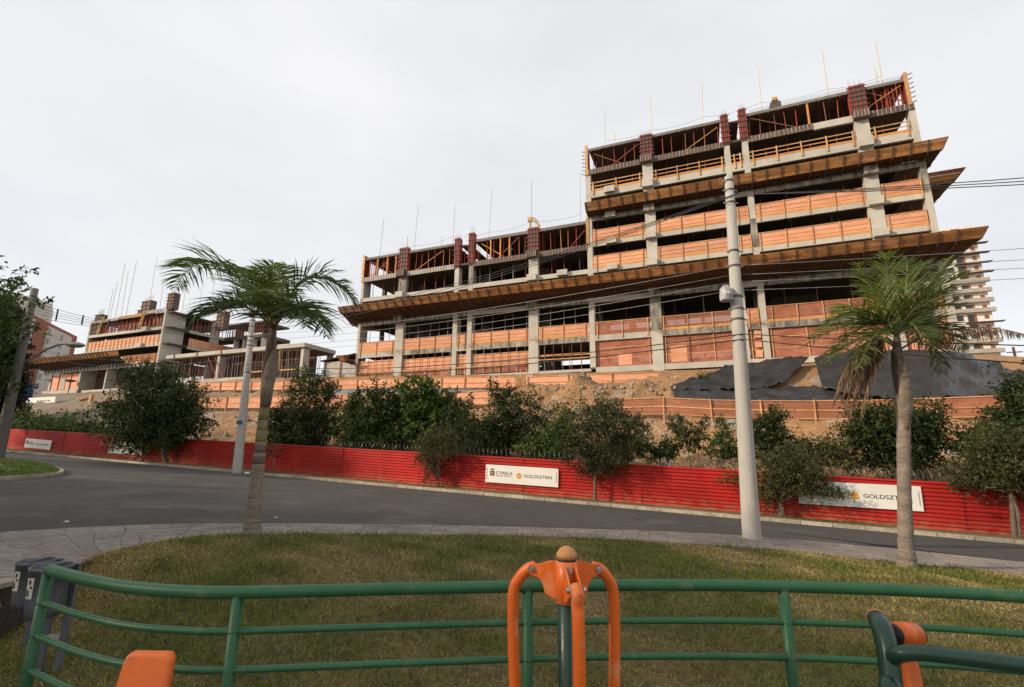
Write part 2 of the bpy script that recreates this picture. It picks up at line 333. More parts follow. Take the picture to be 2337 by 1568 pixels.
# far verge, kerb and the traffic island
vg = MB()
def vzf(s, n): return G(s, n)+.115+.02*math.sin(s*1.7+n)
verge = tag(grid_mesh('verge', list(np.arange(-110, 60, 1.0)), [21.5, 21.9, 22.4, 22.8, 23.4], vzf, 'verge_ground'), kind='structure')
kerb = tag(empty('kerb', W(-20, 21.42, G(-20, 21.42))), kind='structure'); kerb.rotation_euler = (0, 0, -AZ)
ksl = math.atan(-GS)
for i in range(120):
    s = -86 + i*1.0
    link('kerb_stone', box_mesh('kerb_stone', 'kerb_stone', .985, .15, .30), None, kerb, (s+20+.5, random.uniform(-.006, .006), GS*(s+20+.5) - .02 + random.uniform(-.005, .005)), (0, ksl, 0))
ISL = pl([(-260, 1046), (-60, 1049), (0, 1052), (60, 1058), (110, 1066), (138, 1074), (146, 1080), (135, 1086), (90, 1091), (0, 1097), (-60, 1101), (-260, 1118)], 0)
MATS['island_grass'] = mat('island_grass', (.055, .085, .014), (.085, .10, .02), 1.5, .9, .5, 20, fine=.4)
ic = sum(ISL, Vector())/len(ISL)
isl = tag(MB().plate([p + Vector((0, 0, .02)) for p in ISL][::-1], .20, (0, 0, 1)).build('island_kerb', 'kerb_stone'), kind='structure')
ISLI = [ic + (p-ic)*(1 - .22/(p-ic).length) for p in ISL]
tag(MB().plate([p + Vector((0, 0, .09)) for p in ISLI][::-1], .12, (0, 0, 1)).build('island_lawn', 'island_grass'), kind='structure')
# lawn between pavement and plaza
LFAR = resample(pl(LAWNPX[3:], .12), 120)
LNEAR = resample([Vector((-5.6, 3.6, 0)), Vector((-3.0, 3.0, 0)), Vector((0, 2.86, 0)), Vector((4, 2.8, 0)), Vector((14, 2.0, 0))], 120)
def lawn_bump(p): return .03*math.sin(p.x*1.3+p.y*.8) + .02*math.sin(p.x*3.1-p.y*2.3) + .012*math.sin(p.x*7.3+p.y*6.1)
lawn = tag(ruled('lawn', LFAR, LNEAR, 60, 'lawn_ground', lambda p, v, u: lawn_z(p, v, u)+lawn_bump(p)*min(1, v*8), vz=True), kind='structure')
tag(MB().box(-14, 9, -9, 3.2, -2.3, -1.86).box(-14, -4.7, 3.2001, 6.5, -2.3, -1.861).build('plaza', 'plaza_paver'), kind='structure')
ST = on_g(30, 1318, .12); stairs = tag(empty('stairs', (ST.x-3, ST.y-.7, -1.86)), kind='structure')
for k in range(3):
    z1 = ST.z - .165*k; y1 = ST.y - .30*k; xr = ST.x + .12 + .05*k
    MB().box(xr-6, xr, y1-.30, y1+.06 if k else y1+.3, z1-.045, z1).build('step', 'step_stone_lit', stairs, loc=-stairs.location)
    MB().box(xr-6, xr-.02, y1-.27, y1+.3, -2.2, z1-.046).build('riser', 'riser_stone_shaded', stairs, loc=-stairs.location)
# grass: blades over the lawn, the verge and the island
def fnoise(x, y, seeds, f):
    o = np.zeros_like(x)
    for k, (a, b, c, d) in enumerate(seeds): o += np.sin(x*f*a + y*f*b + c) * d
    return o
sd = [(RNG.uniform(-1, 1), RNG.uniform(-1, 1), RNG.uniform(0, 6), RNG.uniform(.4, 1)) for _ in range(14)]
def blades(P, h0, h1, wd, greens, name, label, dry=.5, parent=None):
    k = len(P); d = RNG.normal(size=(k, 3)); d[:, 2] = np.abs(d[:, 2])*.6 + .55; d = unit(d)
    patch = fnoise(P[:, 0], P[:, 1], sd, 2.4)/3.2 + fnoise(P[:, 1], P[:, 0], sd, 7.0)/6 + RNG.normal(size=k)*.42
    t = np.clip(.5 + patch*.6 + (dry-.5), 0, 1)[:, None]
    g = np.array(greens[0])*RNG.uniform(.6, 1.3, (k, 1)); br = np.array(greens[1])*RNG.uniform(.5, 1.35, (k, 1))
    hgt = np.clip(1.0 - patch*.45, .5, 1.7); me = leaves_mesh(name, P, d, RNG.uniform(h0, h1, k)*hgt, wd, g*(1-t) + br*t, 'grass_blade')
    o = link(name, me); return tag(o, label, 'grass', kind='stuff')
k = 210000; u = RNG.uniform(0, 1, k); v = RNG.uniform(0, 1, k)**.8
A = np.array([tuple(p) for p in LFAR]); B = np.array([tuple(p) for p in LNEAR]); x = u*119; i0 = np.minimum(x.astype(int), 118); t = (x-i0)[:, None]
pa, pb = A[i0]*(1-t)+A[i0+1]*t, B[i0]*(1-t)+B[i0+1]*t; P = pa*(1-v[:, None]) + pb*v[:, None]
keep = (P[:, 1] > 3.0) & (np.abs(P[:, 0]) < P[:, 1]*1.25+.6); P = P[keep]; v = v[keep]; u = u[keep]
P[:, 2] = [lawn_z(p, w, q) + lawn_bump(Vector(p))*min(1, w*8) - .004 for p, w, q in zip(P, v, u)]
far = np.clip((P[:, 1]-3)/8, 0, 1)
blades(P, .03, .095, .006 + far*.009, ((.15, .175, .030), (.52, .39, .15)), 'grass', 'short half-dry grass of the lawn behind the railing', .29)
sv = RNG.uniform(-70, 30, 26000); nv = RNG.uniform(21.6, 23.3, 26000); m_ = fnoise(sv, nv*3, sd, .7) + RNG.normal(size=26000) > .6; sv, nv = sv[m_], nv[m_]
P = np.array([tuple(W(a, b, vzf(a, b))) for a, b in zip(sv, nv)])
blades(P, .04, .12, .02, ((.085, .115, .02), (.24, .19, .07)), 'verge_grass', 'patchy low grass strip along the foot of the red hoarding', .35)
iv = RNG.uniform(0, 1, (9000, 2)); P = []
for a, b in iv:
    i = int(a*(len(ISLI)-1)); p = ISLI[i].lerp(ISLI[i+1], a*(len(ISLI)-1)-i); q = ic.lerp(p, b**.5); P.append((q.x, q.y, gz(q.x, q.y)+.15))
blades(np.array(P), .04, .10, .02, ((.085, .14, .02), (.14, .15, .03)), 'island_grass', 'bright green grass on the traffic island at the left', .25)
# ------------------------------------------------------------------ building kit
FN = 50.0                                            # the building line
def guard_panel(f, s0, s1, z, h, n=FN, step=2.05, sheet='plywood_peach', toe=True, over=.42, mids=2, label=None):
    p = f.box('guard_panel', sheet, s0+.03, s1-.03, n+.02, n+.045, z, z+h)
    if label: p['label'] = label
    f.box('top_rail', 'timber', s0, s1, n-.035, n+.018, z+h-.05, z+h+.02, p)
    for k in range(mids): f.box('rail', 'timber', s0, s1, n-.012, n+.018, z+h*(.34+.3*k)-.02, z+h*(.34+.3*k)+.02, p)
    if toe: f.box('toe_board', 'plywood_golden', s0, s1, n-.005, n+.018, z, z+.24, p)
    k = max(2, int(round((s1-s0)/step))); off = random.uniform(.1, .45)
    for i in range(k):
        s = s0 + off + (s1-s0-2*off)*i/max(1, k-1)
        f.box('batten', 'timber', s-.045, s+.045, n-.10, n-.037, z-over+random.uniform(-.06, .06), z+h+random.uniform(-.02, .05), p, (0, random.uniform(-.02, .02), 0))
    return p
def net_bay(f, s0, s1, z0, z1, n=FN+.25, step=1.9, m='net_red', rails=(.33, .72)):
    p = f.box('safety_net', m, s0+.03, s1-.03, n, n+.012, z0, z1)
    for k in range(max(2, int((s1-s0)/step))):
        s = s0 + .25 + (s1-s0-.5)*k/max(1, max(2, int((s1-s0)/step))-1)
        f.box('batten', random.choice(['timber', 'prop_rust', 'timber']), s-.04, s+.04, n-.10, n-.03, z0-.1, z1-.02, p, (0, random.uniform(-.015, .015), 0))
    for r in rails: f.box('rail', 'timber', s0, s1, n-.03, n-.003, z0+(z1-z0)*r-.04, z0+(z1-z0)*r+.04, p)
    for k in range(int((s1-s0)/1.6)): f.prop(random.choice(('prop_rust', 'prop_grey', 'prop_red')), s0+.5+k*1.6+random.uniform(-.3, .3), n+.5, z0, z1, (0, random.gauss(0, .02)))
    if s1-s0 > 3 and z1-z0 > 2: x = random.uniform(s0+.3, s1-2); f.box('board', 'plywood_peach', x, x+random.uniform(.8, 1.7), n-.02, n-.006, z0+.1, z0+(z1-z0)*random.uniform(.4, .75), p)
    return p
def open_rail(f, s0, s1, z, n=FN, step=2.0):
    p = f.box('guard_rail', 'timber', s0, s1, n-.02, n+.03, z+1.02, z+1.12)
    f.box('rail', 'timber', s0, s1, n-.02, n+.02, z+.56, z+.65, p)
    f.box('toe_board', 'plywood_golden', s0, s1, n-.01, n+.02, z+.01, z+.26, p)
    k = max(2, int(round((s1-s0)/step)))
    for i in range(k):
        s = s0 + .3 + (s1-s0-.6)*i/max(1, k-1)
        f.box('post', 'timber', s-.055, s+.055, n-.12, n-.022, z-.50, z+1.16, p, (0, random.uniform(-.015, .015), 0))
def edge_form(f, s0, s1, z0, z1, n=FN-.06, m='form_board', step=.36):
    k = max(1, int(round((s1-s0)/3.4)))
    for j in range(k):
        a, b = s0+(s1-s0)*j/k, s0+(s1-s0)*(j+1)/k-.02
        dn = random.choice((0, 0, -.04)); p = f.box('edge_form', m, a, b, n+dn, n+dn+.05, z0, z1)
        q = int((b-a)/step)
        for i in range(q+1): s = a+.05+(b-a-.1)*i/q; f.box('stud', 'form_stud', s-.025, s+.025, n+dn-.05, n+dn-.001, z0+.02, z1-.01, p)
        f.box('rail', 'form_board', a, b, n+dn-.06, n+dn-.001, z0-.03, z0+.018, p)
def column_form(f, s0, s1, z0, z1, n=FN-.12, d=.7, top=.9, red=True):
    p = f.box('column_form', 'form_board', s0, s1, n, n+d, z0, z1); w = s1-s0
    for i in range(4): s = s0+.04+(w-.08)*i/3; f.box('upright', 'form_red' if red else 'timber', s-.035, s+.035, n-.07, n-.002, z0+.1, z1-.05*random.random(), p)
    for i in range(6):
        z = z0+.25+(z1-z0-.5)*i/5; f.box('waler', 'steel_dark' if i not in (1, 5) else 'form_red', s0-.2-.06*random.random(), s1+.2, n-.14, n-.075, z-.03, z+.03, p, (0, random.uniform(-.03, .03), 0))
    for i in range(2): f.box('side_panel', 'form_red', (s0-.05, s1+.002)[i], (s0-.002, s1+.05)[i], n+.02, n+d-.05, z0+.05, z1-.1, p)
    for i in range(6): s = s0+.08+(w-.16)*i/5; f.box('rebar', 'rebar', s-.012, s+.012, n+.15+.25*(i % 2), n+.175+.25*(i % 2), z1, z1+top*random.uniform(.6, 1), p)
    return p
def tray(f, s0, s1, prof, step=1.25, seg=3.6, lip_rows=3, sof_rows=4, name='debris_tray', mit=(None, None), sides=(0, 0), r1=(1, 1), r2=(1, 1)):
    """prof: (n, z) of inner edge, knee and lip top; mit: face of the building at either end where the tray turns the corner; sides: length of each return"""
    n0_ = prof[0][0]; offs = [(n0_-n, z) for n, z in prof]; p0 = f.box(name, 'steel_dark', s0, s1, n0_-.05, n0_-.005, prof[0][1]-.16, prof[0][1]-.04)
    def planks(path, e0, e1, k):                      # path(t, off, z) -> point; e0/e1: corner growth at the ends
        for j in range(k):
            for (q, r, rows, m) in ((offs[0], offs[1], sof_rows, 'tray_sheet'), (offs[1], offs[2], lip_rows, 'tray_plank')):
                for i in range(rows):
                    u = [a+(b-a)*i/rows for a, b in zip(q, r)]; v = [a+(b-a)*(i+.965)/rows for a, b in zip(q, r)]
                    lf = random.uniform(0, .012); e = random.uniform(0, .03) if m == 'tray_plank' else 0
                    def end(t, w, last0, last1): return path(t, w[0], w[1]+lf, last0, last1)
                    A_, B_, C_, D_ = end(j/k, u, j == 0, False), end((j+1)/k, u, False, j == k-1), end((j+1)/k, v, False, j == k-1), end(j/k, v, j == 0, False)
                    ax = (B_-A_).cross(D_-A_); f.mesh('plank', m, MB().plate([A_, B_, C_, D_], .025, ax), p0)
    def front(t, o, z, l0, l1):
        s = s0+(s1-s0)*t
        if l0 and mit[0] is not None: s = mit[0]-o*r1[0]
        if l1 and mit[1] is not None: s = mit[1]+o*r1[1]
        return Vector((s, n0_-o, z))
    planks(front, 0, 0, max(1, int(round((s1-s0)/seg))))
    for q, (face, ln, sg) in enumerate(((mit[0], sides[0], -1), (mit[1], sides[1], 1))):
        if face is None or not ln: continue
        def side(t, o, z, l0, l1, face=face, sg=sg, ln=ln, q=q): return Vector((face+sg*o*(r1[q] if l0 else r2[q]), (n0_-o) if l0 else n0_+(ln)*t, z))
        planks(side, 0, 0, max(1, int(round(ln/3.0))))
        for i in range(int(ln/1.3)):
            n = n0_+.3+i*1.3; pt_ = lambda o, z, dz: Vector((face+sg*o*(r2[q] if n > n0_+1 else r1[q]), n, z+dz)); f.mesh('bracket', 'steel_dark', MB().bar(pt_(*offs[0], -.18), pt_(*offs[1], -.06), .055).bar(pt_(*offs[1], -.06), pt_(*offs[2], -.03), .055), p0)
        mb = MB(); cn = lambda o, z, dz: Vector((face+sg*o*r1[q], n0_-o, z+dz)); mb.bar(cn(*offs[0], -.18), cn(*offs[1], -.06), .06).bar(cn(*offs[1], -.06), cn(*offs[2], -.03), .06); f.mesh('bracket', 'steel_dark', mb, p0)
    a, b, c = (Vector((0, x, y)) for x, y in prof); kb = int(round((s1-s0)/step))
    for i in range(kb+1):
        s = s0+.15+(s1-s0-.3)*i/kb + random.uniform(-.08, .08); X = Vector((s, 0, 0)); o1, o2 = Vector((0, 0, -.07)), Vector((0, -.06, -.03))
        f.mesh('bracket', 'steel_dark', MB().bar(X+a+o1+Vector((0, 0, -.12)), X+b+o1, .075, .10).bar(X+b+o1, X+c+o2, .075, .09), p0)
    return p0

# ------------------------------------------------------------------ the long concrete frame with its tower
B = Frame('unfinished_building', -42.5, 50, 8.0, 'long unfinished concrete frame building stepping up to a tall right tower with debris trays', 'building')
C0, C1, C2A, C2B, C3, C4, C5, C6A, C6B, C7, C8 = (-42.6, -42.2), (-36.5, -35.3), (-28.1, -27.5), (-26.1, -25.5), (-18.15, -17.0), (-11.1, -10.5), (-4.6, -3.5), (3.85, 4.4), (5.6, 6.15), (15.45, 16.6), (19.75, 20.25)
LC, TC = [C0, C1, C2A, C2B, C3, C4], [C4, C5, C6A, C6B, C7, C8]
BACK = 63.0
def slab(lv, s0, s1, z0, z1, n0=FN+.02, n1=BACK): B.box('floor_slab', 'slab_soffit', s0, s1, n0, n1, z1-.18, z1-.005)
LEV = [(8.45, .60, -11, 20.2, 'concrete'), (11.95, .62, -42.6, 20.2, 'concrete_stained'), (16.5, .85, -42.6, 20.2, 'concrete_stained'), (19.65, .52, -42.6, 20.2, 'concrete'), (22.75, .50, -10.9, 20.2, 'concrete'), (26.0, .62, -10.9, 20.2, 'concrete_stained'), (29.08, .78, -10.9, 20.2, 'concrete')]
allc = LC + TC[1:]
for z, d, s0, s1, m in LEV:
    slab(z, s0+.02, s1-.02, z-d, z)
    cs = [c for c in allc if c[0] >= s0-.3]
    for a, b in zip(cs, cs[1:]):                     # edge beams run from column to column
        mm = m if m == 'concrete_stained' and random.random() < .75 else 'concrete'
        B.box('edge_beam', mm, a[1]+.002, b[0]-.002, FN, FN+.28, z-d, z)
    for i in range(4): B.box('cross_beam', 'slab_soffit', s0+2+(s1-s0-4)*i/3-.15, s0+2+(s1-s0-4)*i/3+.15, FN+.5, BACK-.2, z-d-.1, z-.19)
B.box('ground_slab', 'concrete', -42.5, -11.02, FN+.02, BACK, 8.05, 8.35)
# columns, storey by storey
floors = [8.45, 11.95, 16.5, 19.65, 22.75, 26.0, 29.08, 31.95]
for c in allc:
    tops = floors[:5] if c in LC[:-1] else floors
    zs = list(tops)
    if c in LC[:-1]: zs[-1] = 22.6; zs[0] = 8.1
    for z0, z1 in zip(zs, zs[1:]):
        dep = 1.5 if c is C0 else (.9 if c[1]-c[0] < .8 else .55); e = .012 if c[1]-c[0] < .8 else .035
        B.box('column', 'concrete' if random.random() < .8 else 'concrete_stained', c[0], c[1], FN-e, FN+dep, z0, z1-.002)
    if c in (C5, C6A, C6B, C7, C8): B.box('column', 'concrete', c[0], c[1], FN-.03, FN+.5, 6.6, 8.44)
    for i in range(2):                               # inner rows
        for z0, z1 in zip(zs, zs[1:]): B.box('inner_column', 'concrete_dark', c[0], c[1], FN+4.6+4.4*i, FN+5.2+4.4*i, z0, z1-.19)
# blocks at the big columns and the small ones between
for c in (C1, C3, C5, C7):
    m = (c[0]+c[1])/2
    for z, d, s0, s1, mm in LEV[2:]:
        if c in (C1, C3) and z > 20: continue
        B.box('capital', mm if z < 27 else 'concrete', m-.62, m+.50, FN-.62, FN-.04, z-d-.12, z+.10)
for z, d in ((19.65, .5), (22.75, .5), (26.0, .6), (29.08, .6)):
    B.box('ledge_block', 'concrete', -8.9, -7.75, FN-.45, FN-.002, z-d, z+.12)
for sx in (-14.6, ): B.box('ledge_block', 'concrete', sx, sx+1.2, FN-.45, FN-.002, 19.2, 19.85)
# back walls: solid ones above added to darken the interior, openings below
for z0, z1, s0, s1 in ((19.65, 22.6, -40.5, 20), (22.75, 25.4, -10.8, 20), (26.0, 28.3, -10.8, 20), (29.1, 31.3, -10.8, 20), (22.65, 25.1, -36, -27.5), (22.65, 25.1, -25, -18), (31.95, 34.4, -8, 3), (31.95, 34.4, 7, 19)):
    B.box('rear_wall', 'rough_brick', s0, s1, BACK-.3, BACK-.1, z0+.005, z1-.2)
for z0, z1, gaps in ((8.45, 11.1, ((-40.5, -38.5), (-14.2, -13), (-12.4, -11.5), (-9, -8.2), (-6.2, -5.4), (8.2, 9.6))), (11.95, 15.5, ((-40.5, -37.5), (-7.9, -7.2), (-6.6, -5.9), (-5.2, -3.9), (.6, 1.0)))):
    x = -36.2
    B.box('rear_wall', 'rough_brick', -42.4, -41, BACK-.3, BACK-.1, z0, z1)
    for a, b in list(gaps[1:]) + [(20, 20)]:
        a, b = a*1.28, b*1.28
        if a > 20: a = b = 20
        B.box('rear_wall', 'rough_brick', x, a, BACK-.3, BACK-.1, z0, z1)
        if b < 20: B.box('rear_wall', 'rough_brick', a+.002, b-.002, BACK-.3, BACK-.1, z0+1.75, z1)
        x = b
for sx in (-30.5, -21.5, -7.5, .5, 11): 
    for z0, z1 in ((8.45, 11.2), (11.95, 15.5), (16.5, 19.1)): B.box('partition', 'rough_brick', sx-.08, sx+.08, FN+5.5, BACK-.4, z0, z1)
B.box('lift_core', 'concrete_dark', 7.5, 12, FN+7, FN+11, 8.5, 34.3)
# guards
for z in (19.65, 22.75):
    for a, b in zip(TC, TC[1:]): guard_panel(B, a[1]+.02, b[0]-.02, z, 1.45, over=.40)
for a, b in zip(TC, TC[1:]): open_rail(B, a[1]+.02, b[0]-.02, 29.08)
for i, (a, b) in enumerate(zip(allc, allc[1:])):
    if i in (5, 6): p = guard_panel(B, a[1]+.02, b[0]-.02, 11.95, 1.45, sheet='net_brown', toe=(i == 6), mids=1)
    elif i in (8, 9): p = guard_panel(B, a[1]+.02, b[0]-.02, 11.95, 1.55, sheet='net_red', mids=1)
    else: p = guard_panel(B, a[1]+.02, b[0]-.02, 11.95, 1.45, sheet='plywood_peach', step=1.7)
for i, (a, b) in enumerate(zip(allc, allc[1:])):
    if i < 4:
        net_bay(B, a[1], b[0], 8.5, 9.5, m='net_red', rails=(.9,)); p = B.box('wall_board', 'plywood_peach', a[1]+.05, b[0]-.05, FN+.30, FN+.33, 9.45, 10.95 - .25*(i % 2))
        for r in (.25, .62, .95): B.box('rail', 'timber', a[1]+.06, b[0]-.06, FN+.24, FN+.298, 9.45+1.4*r-.04, 9.45+1.4*r+.04, p)
        for k in range(int((b[0]-a[1])/1.0)): B.prop(random.choice(('prop_grey', 'prop_rust', 'prop_grey')), a[1]+.6+k*1.05, FN+.12, 8.4, 11.3)
        B.box('ledger', 'timber', a[1]-.1, b[0]+.05, FN-.10, FN-.04, 9.22, 9.32)
    elif i == 4:
        for k in range(6): B.prop(random.choice(('prop_grey', 'prop_rust')), a[1]+.7+k*1.05, FN+.15, 8.4, 11.3)
        B.box('ledger', 'timber', a[1], b[0], FN-.05, FN+.01, 9.55, 9.65); B.box('ledger', 'plywood_golden', a[1], b[0], FN+.2, FN+.24, 9.95, 10.2)
    else: net_bay(B, a[1], b[0], 8.5, 11.28, step=1.55 if i == 6 else 2.1, m='net_red')
for k in range(3): B.box('hanging_sheet', 'plywood_peach', 4.9, 5.5, FN+.05, FN+.08, 8.6+k*.95, 9.3+k*.95, rot=(0, random.uniform(-.1, .1), 0))
# trays
tray(B, -10.9, 20.2, ((50.0, 26.02), (48.75, 26.05), (48.2, 26.88)), step=1.3, lip_rows=4, sof_rows=3, mit=(None, 20.28), sides=(0, 5), r1=(1, .62), r2=(1, .7))
tray(B, -42.5, 20.2, ((50.0, 16.35), (47.2, 16.85), (46.6, 17.6)), step=1.28, lip_rows=4, sof_rows=6, mit=(-42.65, 20.28), sides=(6, 9), r1=(.18, .5), r2=(1.25, .55))
tray(B, 16, 20.2, ((57.0, 24.9), (54.2, 25.3), (53.4, 26.3)), lip_rows=3, sof_rows=4, mit=(None, 20.9), sides=(0, 5))
tray(B, -43.4, -42.7, ((50.2, 10.75), (49.0, 10.9), (48.5, 11.6)), lip_rows=2, sof_rows=2, mit=(-42.9, None), sides=(4, 0))
# shores: dense under the fresh slabs, scattered below
def shores(s0, s1, z0, z1, step, rows, mats):
    for r in rows:
        s = s0+.3
        while s < s1-.2:
            B.prop(random.choice(mats), s+random.uniform(-.2, .2), r+random.uniform(-.1, .1), z0, z1, (random.gauss(0, .02), random.gauss(0, .025))); s += step
shores(-42, -11.3, 22.62, 25.15, 1.05, (50.35,), ('prop_red', 'prop_red', 'prop_rust', 'form_orange')); shores(-42, -11.3, 22.62, 25.15, 1.0, (52.2, 54.5), ('prop_red', 'prop_rust'))
shores(-10.3, 20, 31.97, 34.42, 1.1, (50.35,), ('prop_red', 'prop_rust', 'prop_red')); shores(-10.3, 20, 31.97, 34.42, 1.1, (52.0, 54.0), ('prop_red', 'prop_rust'))
shores(-41.5, -11.3, 19.67, 22.0, 1.6, (51.0,), ('prop_rust', 'prop_red', 'prop_grey', 'prop_rust')); shores(-10.3, 19.8, 29.1, 31.3, 2.0, (51.0,), ('prop_rust', 'prop_red'))
for z0, z1, st in ((26.0, 28.3, 2.6), (22.76, 25.4, 2.4), (19.66, 22.25, 3.2)): shores(-10.2, 19.5, z0, z1, st, (51.0,), ('prop_red', 'prop_rust'))
shores(-41.5, -11.5, 11.97, 15.6, 1.5, (51.0,), ('prop_grey',))
for z0, z1 in ((26.0, 28.3), (22.76, 25.4), (29.1, 31.3)): shores(-10.2, 19.5, z0, z1, 2.3, (52.6,), ('prop_rust', 'prop_red'))
shores(-10.2, 19.5, 11.97, 15.6, 2.6, (51.6,), ('prop_grey', 'prop_rust')); shores(-41.5, -11.5, 19.67, 22.2, 1.7, (52.8,), ('prop_red', 'prop_rust')); shores(-41.5, -11.5, 8.4, 11.3, 1.6, (52.0,), ('prop_grey', 'prop_rust'))
for (s, z0, z1, dx) in ((-41.3, 22.7, 25.0, 3), (-37.5, 25.0, 22.7, 1.2), (-34, 22.7, 25, 4), (-24.5, 24.9, 22.8, 3), (-19.5, 25, 22.8, -2.8), (-13, 22.8, 24.6, 1.6), (-10, 34, 32.1, 3.2), (-5, 34, 32.2, -3), (3.4, 34, 32.2, -3.2), (6.6, 34.2, 32.2, 4), (16.9, 34.2, 32.4, 3), (19.6, 34.2, 32.2, -3.6), (-39.5, 24.4, 22.8, 1.6)):
    B.bar('brace', random.choice(('prop_yellow', 'form_red', 'form_orange', 'prop_rust')), (s, 50.2, z0), (s+dx, 50.35, z1), .07)
for s in (-40.2, -38.6, -37.2, -23.2, -21.9, -20.7, 11.8): B.box('timber_post', 'form_orange', s-.08, s+.08, 50.05, 50.2, 22.6 if s < 0 else 31.9, 25.15 if s < 0 else 34.4)
# fresh decks on top
for s0, s1, z0, z1 in ((-42.3, -28.2, 25.2, 25.5), (-25.4, -11.2, 25.2, 25.55), (-10.6, 3.7, 34.42, 34.72), (6.3, 20.1, 34.42, 34.72)):
    d = B.box('deck_form', 'form_board', s0, s1, FN+.05, BACK, z0, z1-.12); B.box('edge_board', 'concrete_dark', s0, s1, FN, FN+.045, z0-.02, z1, d)
    for i in range(int((s1-s0)/.9)): B.box('joist', 'form_board', s0+.2+i*.9, s0+.28+i*.9, FN+.06, BACK-.5, z0-.14, z0-.002, d)
B.box('deck_form', 'form_board', -27.4, -26.2, FN+.3, BACK, 25.0, 25.2); B.box('deck_form', 'form_board', 4.5, 5.5, FN+.3, BACK, 34.2, 34.4)
edge_form(B, -42.2, C1[0], 21.95, 22.6, m='grey_board'); edge_form(B, C1[1]+.1, C2A[0], 21.95, 22.6, m='grey_board'); edge_form(B, C2B[1], C3[0], 21.95, 22.6); edge_form(B, C3[1]+.05, C4[0], 21.95, 22.6)
B.box('floor_slab', 'slab_soffit', -42.4, -11.2, FN+.04, BACK, 22.35, 22.58)
edge_form(B, C4[0], C5[0], 31.28, 31.95); edge_form(B, C5[1], C6A[0], 31.28, 31.95); edge_form(B, C6B[1], 12.0, 31.28, 31.95); B.box('edge_beam', 'concrete', 12.05, 15.4, FN, FN+.28, 31.25, 31.95); edge_form(B, C7[1], C8[1], 31.28, 31.95)
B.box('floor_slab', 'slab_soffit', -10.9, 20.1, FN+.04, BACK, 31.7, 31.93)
for c in (C1, C3, C5, C7):
    z = 22.6 if c in (C1, C3) else 31.95; m = (c[0]+c[1])/2
    p = B.box('capital_form', 'form_board', m-.70, m+.55, FN-.62, FN-.13, z-.72, z+.04)
    for i in range(5): s = m-.64+i*.28; B.box('stud', 'form_stud', s-.03, s+.03, FN-.68, FN-.622, z-.68, z, p)
for c, z, t in ((C1, 22.65, 26.05), (C2A, 22.1, 26.1), (C2B, 22.2, 26.5), (C3, 22.65, 25.8), (C5, 32.0, 34.9), (C6A, 31.5, 35.15), (C6B, 31.6, 35.4), (C7, 32.0, 35.1)): column_form(B, c[0]-.05, c[1]+.05, z, t, top=.9 if c not in (C2B,) else 1.2)
for (s, z, t, sg) in ((-42.45, 21.9, 25.9, -1), (-11.0, 22.6, 25.8, 0), (-10.9, 31.2, 35.2, -1), (19.95, 31.8, 35.3, 1)):
    p = B.box('end_form', 'form_red', s-.1, s+.1, FN-.05, FN+1.3, z, t); B.box('cleat', 'timber', s-.16, s+.16, FN-.10, FN-.052, z, t, p)
    if sg:
        for i in range(7): B.box('waler', 'steel_dark', s+.35*sg-.26, s+.35*sg+.26, FN+.1, FN+.17, z+.3+i*.5, z+.36+i*.5, p, (0, -.35*sg, 0))
for s in (-41.6, 19.2): 
    for k in range(5): B.box('form_frame', 'form_red', s+(k*.28 if s < 0 else -k*.28)-.04, s+(k*.28 if s < 0 else -k*.28)+.04, FN+.2+k*.1, FN+.28+k*.1, 22.62 if s < 0 else 32, 25.1 if s < 0 else 34.4)
# safety masts and the life line on top
def mast(x, y0, y1, m, n=50.6):
    b_, t_ = on_n(x[0]*SRC, y0*SRC, n), on_n(x[1]*SRC, y1*SRC, n); B.mesh('mast', m, MB().tube([b_, t_], .035, 6))
    return b_
line = []
for x, y0, y1, m in (((1379, 1395), 942, 800, 'mast_pale'), ((1504, 1521), 917, 746, 'mast_pale'), ((1647, 1654), 883, 745, 'mast_pale'), ((1777, 1788), 868, 685, 'mast_pale'), ((1932, 1932), 830, 655, 'mast_pale'), ((2110, 2110), 805, 624, 'mast_pale'),
    ((2200, 2199), 535, 396, 'mast_pale'), ((2371, 2363), 498, 350, 'mast_yellow'), ((2555, 2551), 452, 298, 'mast_yellow'), ((2770, 2757), 400, 248, 'mast_yellow'), ((3012, 2990), 352, 187, 'mast_yellow'), ((3209, 3184), 305, 157, 'mast_yellow'), ((3190, 3182), 303, 250, 'mast_yellow'),
    ((1604, 1606), 895, 858, 'mast_pale'), ((1480, 1482), 925, 858, 'mast_pale'), ((2236, 2236), 525, 488, 'mast_yellow')): line.append(mast(x, y0, y1, m))
for idx in ((6, 7, 8, 9, 10, 11), (0, 1, 2, 3, 4, 5)):
    for a, b in zip(idx, idx[1:]):
        p, q = line[a]+Vector((0, 0, .9)), line[b]+Vector((0, 0, .9)); B.mesh('life_line', 'steel_dark', MB().tube([p.lerp(q, t)+Vector((0, 0, -1.3*t*(1-t))) for t in np.linspace(0, 1, 7)], .014, 4))
mb = MB()
for z in (.25, .45): mb.bar((6.6, 50.2, 34.72+z), (15.4, 50.2, 34.72+z), .02); mb.bar((16.7, 50.2, 34.72+z), (19.8, 50.2, 34.72+z), .02)
for i in range(45):
    s = 6.6+i*.3
    if not 15.4 < s < 16.7: mb.bar((s, 50.2, 34.72), (s, 50.2, 35.2), .015)
B.mesh('beam_cage', 'rebar', mb)
